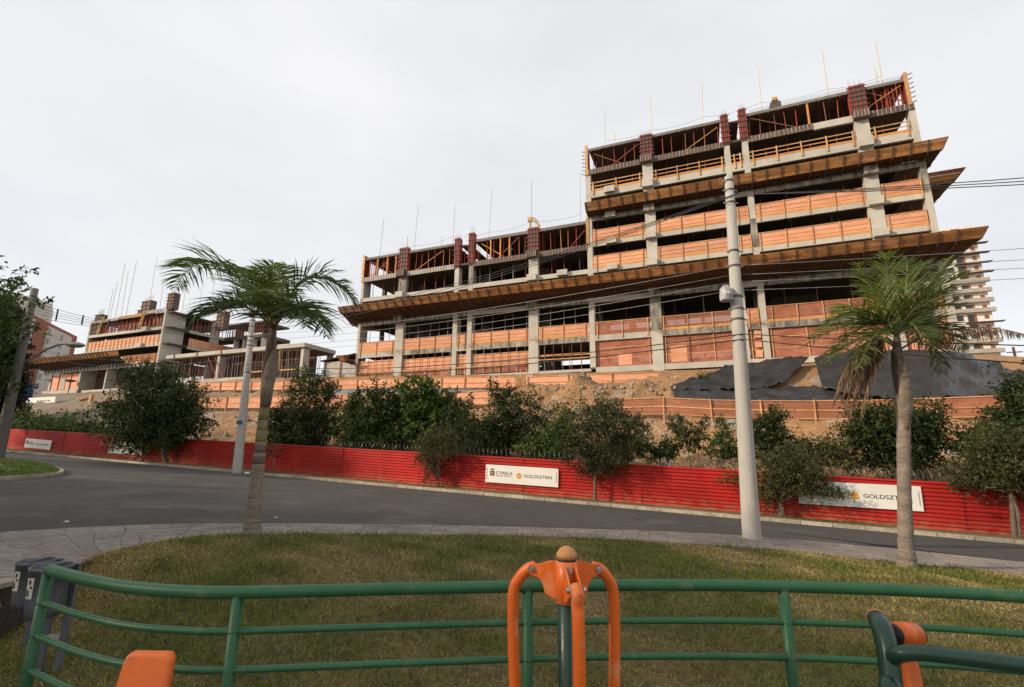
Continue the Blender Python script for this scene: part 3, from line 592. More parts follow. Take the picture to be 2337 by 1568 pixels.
# brush of rebar hanging out over the first floor and hoses
for s in (-36, -26, -17.5, -3.5, 1.2, 5.8):
    mb = MB()
    for i in range(14): a = random.uniform(-1.3, 1.3); mb.bar((s+a, FN-.05, 11.9+random.uniform(-.3, .3)), (s+a+random.uniform(-1.2, 1.2), FN-random.uniform(.25, .7), 11.9+random.uniform(-.5, .5)), .018)
    B.mesh('loose_rebar', 'prop_rust', mb)
# ------------------------------------------------------------------ the block further along and its propped podium
A = Frame('unfinished_block', -104.4, 50, 8.8, 'lower unfinished concrete block at left with rust red forms on top', 'building')
A.box('floor_slab', 'slab_soffit', -116, -82, 50.3, 64, 13.2, 13.44); A.box('edge_beam', 'concrete', -116, -83.7, 50, 50.28, 12.72, 13.43)
for z, d in ((16.55, .5), (19.35, .5)):
    A.box('floor_slab', 'slab_soffit', -104, -82.1, 50.3, 64, z-.2, z-.01); A.box('edge_beam', 'concrete', -104.02, -83.62, 50, 50.28, z-d, z)
    A.box('edge_beam', 'concrete', -82.1, -81.85, 53.6, 64, z-d, z)
for s, n1 in ((-104.4, 52.6), (-83.6, 53.5)): A.box('column', 'concrete', s, s+.38, 49.98, n1, 9.2, 21.6 if s < -100 else 22.3)
for s in (-104.7, -96.8): A.box('column', 'concrete', s, s+.35, 50.02, 51.6, 8.7, 12.71)
for n in (57.5, 62.5): A.box('column', 'concrete', -82.4, -82, n, n+1.6, 9.2, 22.2)
A.box('capital', 'concrete', -88.3, -86.9, 49.5, 49.998, 18.75, 19.5); A.box('capital', 'concrete', -89.3, -87.7, 49.5, 49.998, 15.95, 16.7)
for z0, z1 in ((13.45, 16), (16.56, 18.8), (19.36, 21.5)): A.box('rear_wall', 'rough_brick', -103.8, -83.4, 56, 56.2, z0, z1)
A.box('rear_wall', 'rough_brick', -104, -89.5, 52.4, 52.6, 9.2, 12.7)
guard_panel(A, -103.9, -83.7, 16.55, 1.45, step=1.05, toe=False, over=.3); guard_panel(A, -93, -83.7, 13.45, 1.3, step=1.6, sheet='net_red')
p = A.box('guard_panel', 'plywood_peach', -81.84, -81.8, 53.6, 64, 16.5, 17.9)
for i in range(6): A.box('batten', 'timber', -81.79, -81.73, 54+i*1.9, 54.1+i*1.9, 16.2, 18, p)
A.box('wall_board', 'plywood_peach', -113.9, -105.1, 50.4, 50.45, 9.6, 12.5); A.box('cabin_door', 'grey_board', -110.6, -109.2, 50.33, 50.398, 9.7, 12.0)
for s in (-113.8, -111.4, -107.6, -105.3): A.box('batten', 'timber_dark', s, s+.12, 50.3, 50.398, 9.3, 12.7)
A.box('sill_beam', 'concrete', -102.3, -92, 49.7, 50.3, 8.5, 9.15); A.box('edge_beam', 'concrete', -116, -104.75, 50.3, 51, 8.9, 9.5)
tray(A, -116, -91.6, ((50.0, 13.5), (47.3, 14.2), (46.7, 15.0)), step=.95, lip_rows=3, sof_rows=5, mit=(-116.2, -91.6), sides=(6, 0))
for z in (13.45,): 
    for k in range(26): A.box('hook', 'steel_dark', -115.5+k*1.02, -115.42+k*1.02, 49.86, 49.998, 12.85, 13.3)
# forms and shores of the storey being cast
A.box('deck_form', 'form_board', -104, -82, 50.3, 63, 21.75, 21.95)
edge_form(A, -103.9, -96, 21.5, 22.0, m='grey_board', step=.45); edge_form(A, -95.8, -89.5, 21.6, 22.15, m='plywood_golden', step=.5); edge_form(A, -89.4, -83.7, 21.9, 22.5, m='grey_board', step=.45)
for i in range(34):
    s = -103.4+i*.6; A.prop(random.choice(('prop_red', 'prop_rust', 'form_red', 'prop_red')), s, 50.4+random.random()*.3, 19.36, 21.7, (random.gauss(0, .04), random.gauss(0, .05)), r=.06)
for i in range(17): A.box('form_sheet', random.choice(('form_red', 'form_red', 'prop_rust')), -101.5+i*1.05, -100.9+i*1.05, 50.8, 50.85, 19.4, 21.6, rot=(0, random.uniform(-.08, .08), 0))
for i in range(14): A.prop('prop_red', -81.95, 54+i*.7, 19.36, 21.7, r=.06)
for s0, s1, n, z0, z1 in ((-103.6, -101.8, 50.2, 19.4, 23.3), (-100.0, -97.6, 55, 21.9, 25.2), (-97.2, -94.8, 58, 21.9, 25.3), (-91.2, -88.8, 50.6, 21.2, 24.7), (-83.75, -82.1, 50.2, 22.3, 25.2), (-80.5, -78.4, 57, 20.0, 23.4), (-74.8, -73, 62, 17.5, 23.6)):
    p = A.box('column_form', 'form_board', s0, s1, n, n+1.0, z0, z1)
    for i in range(3): A.box('upright', 'prop_rust', s0+.1+i*(s1-s0-.35)/2, s0+.25+i*(s1-s0-.35)/2, n-.08, n-.002, z0, z1, p)
    for i in range(5): A.box('waler', 'steel_dark', s0-.3, s1+.2, n-.15, n-.082, z0+.4+i*(z1-z0-.6)/4, z0+.48+i*(z1-z0-.6)/4, p)
    for i in range(9): A.box('rebar', 'rebar', s0+.1+i*(s1-s0-.2)/8, s0+.13+i*(s1-s0-.2)/8, n+.3, n+.33, z1, z1+random.uniform(.5, 1.4), p)
for s in (-101.3, -89.6):
    p = A.bar('ladder', 'crane_yellow', (s, 49.8, 19.4), (s+.5, 49.95, 22.6), .1)
    A.bar('stile', 'crane_yellow', (s+.5, 49.8, 19.4), (s+1.0, 49.95, 22.6), .1, parent=p)
    for k in range(9): A.bar('rung', 'crane_yellow', (s+k*.055, 49.8, 19.6+k*.34), (s+.5+k*.055, 49.8, 19.6+k*.34), .06, parent=p)
for x, y0, y1 in (((404, 428), 1130, 1025), ((430, 455), 1100, 958), ((452, 467), 1090, 985), ((470, 497), 1080, 950), ((548, 571), 1075, 935), ((585, 596), 1110, 1010), ((640, 655), 1120, 1020), ((668, 678), 1110, 1015), ((725, 742), 1110, 995), ((770, 786), 1100, 965), ((394, 412), 1140, 1050)):
    b_, t_ = on_n(x[0]*SRC, y0*SRC, 54), on_n(x[1]*SRC, y1*SRC, 54); b_.z = min(b_.z, 21.9 if b_.x < -84 else b_.z); A.mesh('mast', 'mast_pale', MB().tube([b_, t_], .05, 5))
# rear wing seen over the podium
A.box('wing_slab', 'slab_soffit', -82, -72, 60, 66, 18.8, 19.4); A.box('wing_deck', 'form_board', -82, -72.5, 60, 66, 21.6, 21.9)
for i in range(16): A.prop(random.choice(('prop_red', 'prop_rust')), -81.5+i*.6, 60.3, 19.4, 21.6, r=.06)
for i in range(4): A.box('column', 'concrete', -79.5+i*2.3, -79.1+i*2.3, 60.2, 61, 14.2, 18.8)
A.box('rear_wall', 'rough_brick', -82, -73, 64, 64.2, 14.2, 18.8)
Pd = Frame('podium', -66, 50, 9.4, 'low concrete podium slab standing on a forest of grey and rust coloured shores', 'podium')
Pd.box('slab', 'concrete', -81.3, -51.75, 50, 56.2, 13.62, 14.2); Pd.box('soffit_form', 'form_board', -81.2, -51.9, 50.1, 56.1, 13.5, 13.61)
for s in (-79.3, -73.9, -68.5, -62.3, -57.2): Pd.box('form_clamp', 'timber_dark', s, s+.12, 49.88, 49.998, 13.5, 14.25)
for r, st in ((50.5, .56), (52.2, .75), (54.2, .95), (55.7, 1.1)):
    s = -80.6
    while s < -52.4: Pd.prop(random.choice(('prop_grey', 'prop_grey', 'prop_rust', 'timber_dark')), s+random.uniform(-.12, .12), r, 9.6, 13.5, (random.gauss(0, .02), random.gauss(0, .03))); s += st
for s in (-69.5, -52.6): Pd.box('column', 'concrete', s, s+.5, 50.3, 51.4, 9.3, 13.5)
Pd.box('column', 'concrete_dark', -52.4, -51.95, 55.2, 56, 9.3, 13.5); Pd.box('footing', 'concrete', -80, -63, 50.2, 50.6, 9.2, 9.9); Pd.box('dark_backdrop', 'rough_brick', -81, -56.5, 57.2, 57.4, 9.3, 14.1)  # last box: backdrop added so the gaps between the shores look dark
p = Pd.bar('ladder', 'timber', (-57.0, 50.1, 10.6), (-57.3, 50.2, 13.4), .12); Pd.bar('stile', 'timber', (-56.2, 50.1, 10.6), (-56.5, 50.2, 13.4), .12, parent=p)
for k in range(7): Pd.bar('rung', 'timber', (-57-k*.04, 50.1, 10.8+k*.38), (-56.2-k*.04, 50.1, 10.8+k*.38), .07, parent=p)
Pd.bar('ramp_board', 'timber', (-57.9, 49.4, 8.4), (-56.2, 49.9, 10.6), .7, .05); Pd.box('ledger', 'timber', -62, -53, 50.05, 50.12, 10.4, 10.55)
for s in (-71.5, -70): Pd.bar('brace', 'form_red', (s, 50.2, 13.3), (s+2.2, 50.3, 10.2), .08)
sh = Frame('site_shed', -47.5, 52, 9.3, 'weathered grey board shed with a sloping roof beside the left end of the long building', 'shed')
sh.box('wall', 'grey_board', -50.2, -43.9, 52.4, 55, 9.2, 11.7); sh.mesh('roof', 'tray_sheet', MB().plate([Vector((-50.6, 51.9, 11.8)), Vector((-43.7, 51.9, 12.6)), Vector((-43.7, 55.3, 12.6)), Vector((-50.6, 55.3, 11.8))], .08, (0, 0, 1)))
for s in (-50, -47.2, -44.4): sh.box('post', 'timber', s, s+.12, 52.2, 52.32, 9.1, 11.75)

# ------------------------------------------------------------------ timber fences on the slope
def site_fence(name, label, top, n, h, sheet, span=2.5, mid=True, lean=.0):
    """top: list of (photograph px) along the top edge; the fence stands on the plane n"""
    P = [on_n(x*SRC, y*SRC, n) for x, y in top]; c = P[len(P)//2]; f = Frame(name, c.x, n, c.z-h, label, 'fence', 'timber fences on the slope')
    xs, zs = [p.x for p in P], [p.z for p in P]; L = xs[-1]-xs[0]; k = max(1, int(round(L/span)))
    for i in range(k):
        s0, s1 = xs[0]+L*i/k, xs[0]+L*(i+1)/k; z0, z1 = interp(s0, xs, zs), interp(s1, xs, zs); dn = random.uniform(-.05, .05)
        ol = lambda a, b: [Vector((s0+.02, n+dn, z0+a)), Vector((s1-.02, n+dn, z1+a)), Vector((s1-.02, n+dn, z1+b)), Vector((s0+.02, n+dn, z0+b))]
        p = f.mesh('panel', sheet, MB().plate(ol(-h+.04, 0), .02, (0, 1, 0)))
        f.bar('top_rail', 'timber', (s0, n+dn-.04, z0), (s1, n+dn-.04, z1), .05, .07, p)
        if mid: f.bar('mid_rail', 'timber', (s0, n+dn-.04, z0-h*.5), (s1, n+dn-.04, z1-h*.5), .04, .07, p)
        f.bar('bottom_rail', 'timber', (s0, n+dn-.04, z0-h+.08), (s1, n+dn-.04, z1-h+.08), .04, .07, p)
        f.bar('post', 'timber', (s0+random.uniform(-.05, .05), n+dn-.10, z0-h-.5), (s0, n+dn-.10, z0+.06), .10, .09)
    return f
site_fence('timber_fence', 'upper peach plywood fence running below the podium and the long building', [(700, 1391), (1000, 1386), (1217, 1381), (1774, 1371), (1872, 1371)], 46.3, 1.2, 'plywood_peach', 2.9)
site_fence('timber_fence', 'short peach plywood fence right of the wooden steps above the soil mounds', [(1918, 1371), (2150, 1362), (2394, 1353)], 46.0, 1.2, 'plywood_peach', 4.0)
site_fence('timber_fence', 'lower peach plywood fence behind the shrubs in the middle of the slope', [(380, 1458), (726, 1446), (1044, 1442), (1217, 1436), (1573, 1432), (1774, 1420)], 38.6, 1.25, 'plywood_peach', 3.2)
site_fence('net_fence', 'long see-through reddish net fence in front of the black tarpaulins', [(2254, 1452), (2411, 1446), (2490, 1447), (2610, 1456), (2890, 1458), (3150, 1456), (3500, 1445), (3723, 1435), (3900, 1428)], 36.6, 1.25, 'net_brown', 3.1)
site_fence('net_fence', 'short dark red net fence in the shadow under the tower corner', [(2402, 1366), (2500, 1370), (2580, 1376)], 47.4, .95, 'net_red', 2.2, False)
st = Frame('wooden_steps', -17.3, 46, 6.2, 'small wooden steps in the gap of the upper plywood fence', 'steps')
for k in range(4): st.box('tread', 'timber', -18.0, -17.2, 45.6+k*.3, 45.85+k*.3, 6.1+k*.25, 6.15+k*.25)
for s in (-18.05, -17.2): st.bar('stringer', 'timber', (s, 45.5, 5.9), (s, 46.9, 7.2), .06, .16)
for s, z in ((-18.0, 8.0), (-17.3, 8.2)): st.box('post', 'timber', s, s+.1, 46.9, 47, 6, z)
st.box('side_board', 'grey_board', -17.0, -16.3, 46.05, 46.12, 5.9, 7.35)

# ------------------------------------------------------------------ black tarpaulins over the cut slope at the right
mat('tarpaulin', (.026, .027, .029), (.042, .043, .045), .8, .40, 1.0, 2.6, stretch=(1, 1, .5), spec=.3, fine=.2)
def slope_pt(x, y, up=.0):                           # photograph px on the slope under the tarpaulins: z = 3.55 + .55 (n - 39)
    r = ray(x*SRC, y*SRC); a, b = .55, 3.55 - .55*39 + up; t = b/(r.z - a*r.dot(NV)); return r*t
def tarp(label, top, bot, ku=70, kv=18, up=.26, amp=.10, seed=0):
    T = resample([slope_pt(x, y, up) for x, y in top], ku); Bt = resample([slope_pt(x, y, up) for x, y in bot], ku)
    rn = random.Random(seed); fold = [(rn.uniform(.1, 1.1), rn.uniform(.02, .06), rn.uniform(-1.2, 1.2), rn.uniform(.5, 1)) for _ in range(9)]
    c = (T[ku//2]+Bt[ku//2])/2; mb = MB(); nr = (NV*-.48+Vector((0, 0, .87)))
    for j in range(kv+1):
        for i in range(ku):
            p = T[i].lerp(Bt[i], j/kv); u, v = i/ku, j/kv; d = math.sin(u*40+v*6+seed+math.sin(v*9)*2)*.05 + math.sin(u*17-v*13+math.sin(u*30))*.06 + math.sin(u*90+v*30)*.02 + math.sin(v*11+u*9)*.04 + (1-abs(math.sin(u*23+v*11+seed)))**3*.16
            for (c0, w, sl, a) in fold: d += a*amp*math.exp(-((u-c0-sl*(v-.5)*.25)/w)**2) * (1 if int(c0*100) % 2 else -.6)
            mb.v.append(tuple(p + nr*d - c))
    mb.f = [(j*ku+i, (j+1)*ku+i, (j+1)*ku+i+1, j*ku+i+1) for j in range(kv) for i in range(ku-1)]
    o = mb.build('tarpaulin', 'tarpaulin', smooth=True, loc=c); sm = o.modifiers.new('thickness', 'SOLIDIFY'); sm.thickness = .012
    return tag(o, label, 'tarpaulin', 'black tarpaulins on the cut slope')
tarp('wrinkled black tarpaulin left of the bare soil triangle, behind the tall pole', [(2436, 1406), (2520, 1378), (2660, 1326), (2800, 1308), (2945, 1296)], [(2450, 1424), (2560, 1418), (2700, 1412), (2780, 1408), (2850, 1396)], seed=2)
tarp('large black tarpaulin at the right behind the palm trunk', [(2958, 1300), (3050, 1284), (3140, 1274), (3300, 1270), (3500, 1280), (3610, 1310), (3700, 1358), (3900, 1400)], [(2990, 1412), (3080, 1432), (3200, 1442), (3350, 1452), (3500, 1448), (3600, 1440), (3720, 1438), (3900, 1436)], ku=140, seed=5, amp=.12, up=.4)
tarp('low strip of black tarpaulin just above the net fence', [(2446, 1426), (2600, 1420), (2800, 1412), (2900, 1408), (3060, 1410)], [(2455, 1448), (2620, 1470), (2760, 1474), (2900, 1474), (3070, 1470)], up=.22, amp=.05, seed=9)
mat('grey_film', (.13, .13, .135), (.22, .215, .21), 1.2, .5, .3, 5)
def film(label, top, bot, n, seed):
    T = resample([W(*on_n(x*SRC, y*SRC, n+1.4)) for x, y in top], 40); Bt = resample([W(*on_n(x*SRC, y*SRC, n)) for x, y in bot], 40); c = T[20]; mb = MB()
    for j in range(6):
        for i in range(40): p = T[i].lerp(Bt[i], j/5); mb.v.append(tuple(p - c + Vector((0, 0, .07*math.sin(i*1.7+j*2+seed)+.04*math.sin(i*3.1)))))
    mb.f = [(j*40+i, (j+1)*40+i, (j+1)*40+i+1, j*40+i+1) for j in range(5) for i in range(39)]
    o = mb.build('plastic_sheet', 'grey_film', smooth=True, loc=c); o.modifiers.new('thickness', 'SOLIDIFY').thickness = .015; return tag(o, label, 'plastic sheet', 'plastic sheets on the slope')
film('grey plastic sheet lying between the two plywood fences', [(1215, 1416), (1500, 1410), (1780, 1414)], [(1200, 1438), (1500, 1432), (1760, 1424)], 41.0, 1)
# bundles, container, stair at the left end of the site
tr = Frame('site_container', -88, 40, 5.7, 'white site container with a blue stripe on the bank at far left', 'container')
cs = on_n(88*SRC, 1478*SRC, 41); ce = on_n(194*SRC, 1482*SRC, 41); zc = cs.z; L0, L1 = cs.x, ce.x; Hh = on_n(100*SRC, 1447*SRC, 41).z - zc
tr2 = tr; tr.root.location = W((L0+L1)/2, 41, zc-.5); tr.o = Vector(((L0+L1)/2, 41, zc-.5))
tr.box('body', 'white_paint', L0, L1, 41, 43.2, zc, zc+Hh); tr.box('stripe', 'blue_paint', L0+1.2, L1, 40.97, 40.998, zc+.08, zc+Hh*.28); tr.box('door', 'grey_board', L0+.15, L0+1.0, 40.96, 40.998, zc+.1, zc+Hh-.2)
for k in range(5): tr.box('marking', 'concrete_dark', L0+(L1-L0)*(.42+k*.09), L0+(L1-L0)*(.47+k*.09), 40.97, 40.998, zc+Hh*.5, zc+Hh*.66)
for k in range(3): tr.box('skid', 'steel_dark', L0+.4+k*(L1-L0-1.2)/2, L0+.8+k*(L1-L0-1.2)/2, 41.1, 43, zc-.9, zc-.002)
b0 = on_n(90*SRC, 1440*SRC, 44); b1 = on_n(103*SRC, 1392*SRC, 44); mb = MB(); k = 9
for j in range(7):
    for i in range(k): t = 2*math.pi*i/k; rr = (1.15-.12*j)*(1+.2*math.sin(i*2.3+j)); mb.v.append((b0.x+rr*math.cos(t)+.5, 44+rr*math.sin(t)*.8, b0.z-.6+(b1.z-b0.z+.6)*j/6))
mb.f = [(j*k+i, j*k+(i+1) % k, (j+1)*k+(i+1) % k, (j+1)*k+i) for j in range(6) for i in range(k)] + [tuple(range(6*k, 7*k))]
off = Vector((b0.x, 44, b0.z)); o = link('covered_pile', mb.mesh('covered_pile', True, off), 'blue_sheet', None, W(*off), (0, 0, -AZ)); tag(o, 'pile under a blue sheet beside the white site container', 'covered pile')
ws = Frame('wooden_stair', -84, 42.5, 6.0, 'rough wooden stair with plank treads climbing the bank at left', 'stair')
q0, q1 = on_n(255*SRC, 1488*SRC, 41.5), on_n(308*SRC, 1446*SRC, 42.5)
for k in range(8): t = k/7; c = q0.lerp(q1, t); ws.box('tread', 'timber', c.x-.5, c.x+.5, 41.2+t, 42.4+t, c.z-.05, c.z)
ws.bar('stringer', 'timber_dark', (q0.x, 41.3, q0.z-.25), (q1.x, 42.3, q1.z-.25), .1, .3); pz = on_n(318*SRC, 1490*SRC, 41.6)
ws.box('post', 'timber', pz.x-.25, pz.x+.25, 41.6, 42, pz.z-.3, pz.z+2.3); ws.bar('handrail', 'timber', (pz.x, 41.6, pz.z), (pz.x+5.5, 42.5, pz.z+.9), .25, .08)
for k in range(3): ws.box('post', 'timber', pz.x+3.2+k*2.4, pz.x+3.4+k*2.4, 42, 42.2, pz.z-.3, pz.z+2.0+.2*k)
fl = Frame('site_lamp', -107, 49, 8.8, 'dark saucer shaped lamp on a grey post in front of the peach site cabin', 'lamp')
lp = on_n(256*SRC, 1385*SRC, 49); fl.root.location = W(lp.x, 49, lp.z-2.4); fl.o = Vector((lp.x, 49, lp.z-2.4))
fl.mesh('post', 'prop_grey', MB().tube([(lp.x, 49, lp.z-3.0), (lp.x, 49, lp.z)], .09, 8)); fl.mesh('lamp_head', 'steel_dark', MB().lathe([(.05, .25), (.5, .16), (.85, .02), (.8, -.05), (.3, -.22), (.05, -.24)][::-1], 16, (lp.x, 49, lp.z)))

# ------------------------------------------------------------------ far buildings
mat('render_white', (.72, .69, .62), (.64, .61, .54), .5, .9, rand=.04)
mat('render_beige', (.40, .37, .31), (.32, .29, .24), .5, .9)
mat('wall_red', (.30, .10, .06), (.24, .085, .055), .6, .9)
mat('glass_dark', (.03, .03, .032), (.05, .05, .05), 2, .25)
mat('pale_wall', (.52, .48, .43), (.46, .42, .37), .4, .9)
T = Frame('apartment_tower', 66, 165, 16, 'far white apartment tower with beige balconies rising behind the right end of the tower', 'building')
sr = 75.6; zt = on_n(3480*SRC, 832*SRC, 165).z; fl_h = 2.84; z = 23.35 - fl_h*3
T.box('core', 'render_white', 44, sr-2.5, 165.8, 178, 14, zt); T.box('roof_house', 'render_beige', sr-8.5, sr-2.6, 167, 172, zt+.002, zt+1.2)
i = 0
while z < zt-2:
    w = T.box('storey_wall', 'render_white', sr-9, sr-.9, 165.2, 165.78, z+.02, z+fl_h-.05)
    for (a, b, c, d, m) in ((-8.6, -7.2, .7, 2.2, 'glass_dark'), (-6.2, -4.9, .2, 2.3, 'glass_dark'), (-4.85, -4.3, .2, 2.3, 'wall_red'), (-2.6, -1.7, .95, 2.0, 'wall_red')):
        p = T.box('window', m, sr+a, sr+b, 165.1, 165.198, z+c, z+d, w)
    if i % 5 == 2 or z > zt-13: T.box('ledge', 'form_board', sr-7, sr+.9, 163.6, 165.09, z-.25, z-.05)
    else: T.box('balcony', 'render_beige', sr-10.5, sr-.3, 164.0, 165.09, z-.12, z+1.0)
    T.box('side_balcony', 'render_beige', sr-16.5, sr-10.8, 164.2, 165.09, z-.12, z+1.0); T.box('panel', 'wall_red', sr-10.7, sr-9.2, 164.9, 165.7, z+.02, z+fl_h)
    z += fl_h; i += 1
# red and white block whose long wall runs away at far left
pa = on_y(122*SRC, 1144*SRC, 140); dirv = Vector((-.405, .914, 0)); nr = Vector((.914, .405, 0))
L = Frame.__new__(Frame); L.o = Vector((0, 0, 0)); L.c = {}; L.root = empty('apartment_block', (pa.x, pa.y, 4), math.atan2(dirv.y, dirv.x)); tag(L.root, 'red and pale striped apartment block receding behind the street lamp at far left', 'building')
H = pa.z - 4
LL = 20.0
while LL < 260:
    q_ = pa + dirv*LL
    zc_ = q_.y*math.cos(PITCH)+q_.z*math.sin(PITCH)
    if 1168.5+FPX*q_.x/zc_ > 281*SRC: break
    LL += .5
L.box('body', 'wall_red', -14, LL, .1, 18, 0, H)
for k, (u0, u1) in enumerate(((-9, 1), (10, 28), (46, 58), (84, 98), (120, 132))): 
    b = L.box('pale_bay', 'pale_wall', u0, u1, -.25, .098, .5, H-1.2)
    for j in range(int(H/2.9)):
        for q in range(2): p = L.box('window', 'glass_dark', u0+.6+q*(u1-u0)*.5, u0+.6+q*(u1-u0)*.5+min(1.4, (u1-u0)*.2), -.33, -.252, H-3.9-j*2.9, H-2.2-j*2.9, b)
for k in range(3): L.box('window', 'glass_dark', 34+k*32, 37+k*32, .0, .098, H-3.4, H-1.6)
wq = on_y(190*SRC, 1106*SRC, 215); wr = Frame.__new__(Frame); wr.o = Vector((0, 0, 0)); wr.c = {}; wr.root = empty('white_tower_block', (wq.x, wq.y, 4), R(8)); wr.root.rotation_euler = (0, 0, R(42)); tag(wr.root, 'plain white gabled tower block behind the red and pale apartment block', 'building')
mb = MB().box(-36, 0, 0, 20, 0, wq.z-4); mb.v += [(-36, 0, wq.z-4), (0, 0, wq.z-4), (-18, 0, wq.z), (-36, 20, wq.z-4), (0, 20, wq.z-4), (-18, 20, wq.z)]; mb.f += [(8, 9, 10), (13, 12, 11), (9, 12, 13, 10), (8, 10, 13, 11)]
wr.mesh('wall', 'pale_wall', mb); wr.box('parapet', 'render_white', -36, -.05, -.15, -.005, wq.z-5.2, wq.z-4.6)
lb = Frame('low_house', -140, 58, 9, 'low dark roofed house between the apartment block and the left construction block', 'house')
lb.box('wall', 'pale_wall', -150, -118, 66, 74, 8.5, 15.2); lb.box('roof', 'concrete_dark', -151, -117, 65, 75, 15.2, 15.8)
for k in range(7): lb.box('window', 'glass_dark', -148+k*4.2, -146+k*4.2, 65.9, 65.998, 12.6, 14.2)
# yellow lifting gear on the decks
cr = Frame('roof_crane', -17.2, 51, 25.6, 'yellow lattice jib of a small crane on the middle roof deck', 'crane')
h0 = on_n(1926*SRC, 795*SRC, 51); tip = on_n(1965*SRC, 825*SRC, 51)
cr.box('head', 'crane_yellow', h0.x-.22, h0.x+.30, 50.85, 51.2, h0.z-.35, h0.z+.15); cr.mesh('mast', 'crane_yellow', MB().tube([(h0.x+.05, 51, 25.6), (h0.x+.05, 51, h0.z)], .09, 6))
pp = [h0.lerp(tip, t)+Vector((0, 0, .55*math.sin(math.pi*t))) for t in np.linspace(0, 1, 7)]
p = cr.mesh('jib', 'crane_yellow', MB().tube(pp, .06, 5))
q = [v+Vector((.05, 0, -.5)) for v in pp]; cr.mesh('lower_chord', 'crane_yellow', MB().tube(q, .05, 5), p); mb = MB()
for k in range(6): mb.bar(pp[k], q[k+1], .05); mb.bar(q[k], pp[k], .05)
cr.mesh('lattice', 'crane_yellow', mb, p)
hb = Frame('deck_hoist', 8.6, 51, 34.75, 'small yellow hoist box on the top deck of the tower', 'hoist'); hp = on_n(2820*SRC, 372*SRC, 51)
hb.box('housing', 'crane_yellow', hp.x-.35, hp.x+.15, 50.7, 51.1, hp.z+.1, hp.z+.45); hb.box('base_frame', 'steel_dark', hp.x-.6, hp.x+.4, 50.6, 51.3, 34.6, hp.z-.2); hb.box('drum', 'steel_dark', hp.x-.4, hp.x+.2, 50.65, 51.1, hp.z-.2, hp.z+.1)
# worker on the left block's deck edge
sp = on_n(1855*SRC, 930*SRC, 50.9); person = bpy.data.meshes.new('person'); zb = 22.6
J = {'pel': (0, 0, .92), 'che': (.03, 0, 1.28), 'nek': (.05, 0, 1.46), 'hed': (.06, -.02, 1.62), 'hl': (-.1, 0, .88), 'kl': (-.11, -.06, .48), 'al': (-.12, 0, .06), 'hr': (.1, 0, .88), 'kr': (.13, .06, .48), 'ar': (.15, .12, .06), 'sl': (-.19, 0, 1.38), 'el': (-.27, -.08, 1.12), 'wl': (-.2, -.28, 1.02), 'sr': (.22, 0, 1.38), 'er': (.3, -.06, 1.12), 'wr': (.24, -.26, 1.0), 'fl': (-.12, -.16, .03), 'fr': (.15, -.04, .03)}
nm = list(J); E_ = [('pel','che'),('che','nek'),('nek','hed'),('pel','hl'),('hl','kl'),('kl','al'),('al','fl'),('pel','hr'),('hr','kr'),('kr','ar'),('ar','fr'),('che','sl'),('sl','el'),('el','wl'),('che','sr'),('sr','er'),('er','wr')]
person.from_pydata([J[k] for k in nm], [(nm.index(a), nm.index(b)) for a, b in E_], []); po = link('person', person, None, None, W(sp.x, 50.9, zb), (0, 0, -AZ))
mat('worker_clothes', (.10, .17, .16), (.07, .12, .12), 6, .8); mat('skin', (.32, .17, .10), None, 5, .6); person.materials.append(MATS['worker_clothes'])
sk = po.modifiers.new('skin', 'SKIN'); rad = dict(pel=.15, che=.16, nek=.06, hed=.10, hl=.1, hr=.1, kl=.07, kr=.07, al=.05, ar=.05, sl=.07, sr=.07, el=.05, er=.05, wl=.04, wr=.04, fl=.04, fr=.04)
for i, k in enumerate(nm): person.skin_vertices[0].data[i].radius = (rad[k], rad[k])
person.skin_vertices[0].data[0].use_root = True; po.modifiers.new('sub', 'SUBSURF').levels = 1
MB().lathe([(.115, 0), (.115, .04), (.10, .09), (.06, .13), (.01, .145)], 12, (.06, -.02, 1.66)).build('helmet', 'white_paint', po, True)
tag(po, 'worker in teal clothes and a white helmet on the deck edge of the long building', 'person')
# ------------------------------------------------------------------ red hoarding with its signs
mat('hoarding_red', (.48, .016, .012), (.34, .011, .009), .35, .55, .05, 3, rand=.16, spec=.3, fine=.08)
mat('sign_white', (.74, .72, .66), (.70, .68, .62), .8, .55, fine=.02); mat('sign_dark', (.03, .027, .025), None, 2, .6); mat('sign_grey', (.30, .29, .27), None, 2, .6); mat('sign_maroon', (.16, .012, .012), None, 2, .6); mat('sign_orange', (.72, .36, .03), None, 2, .6)
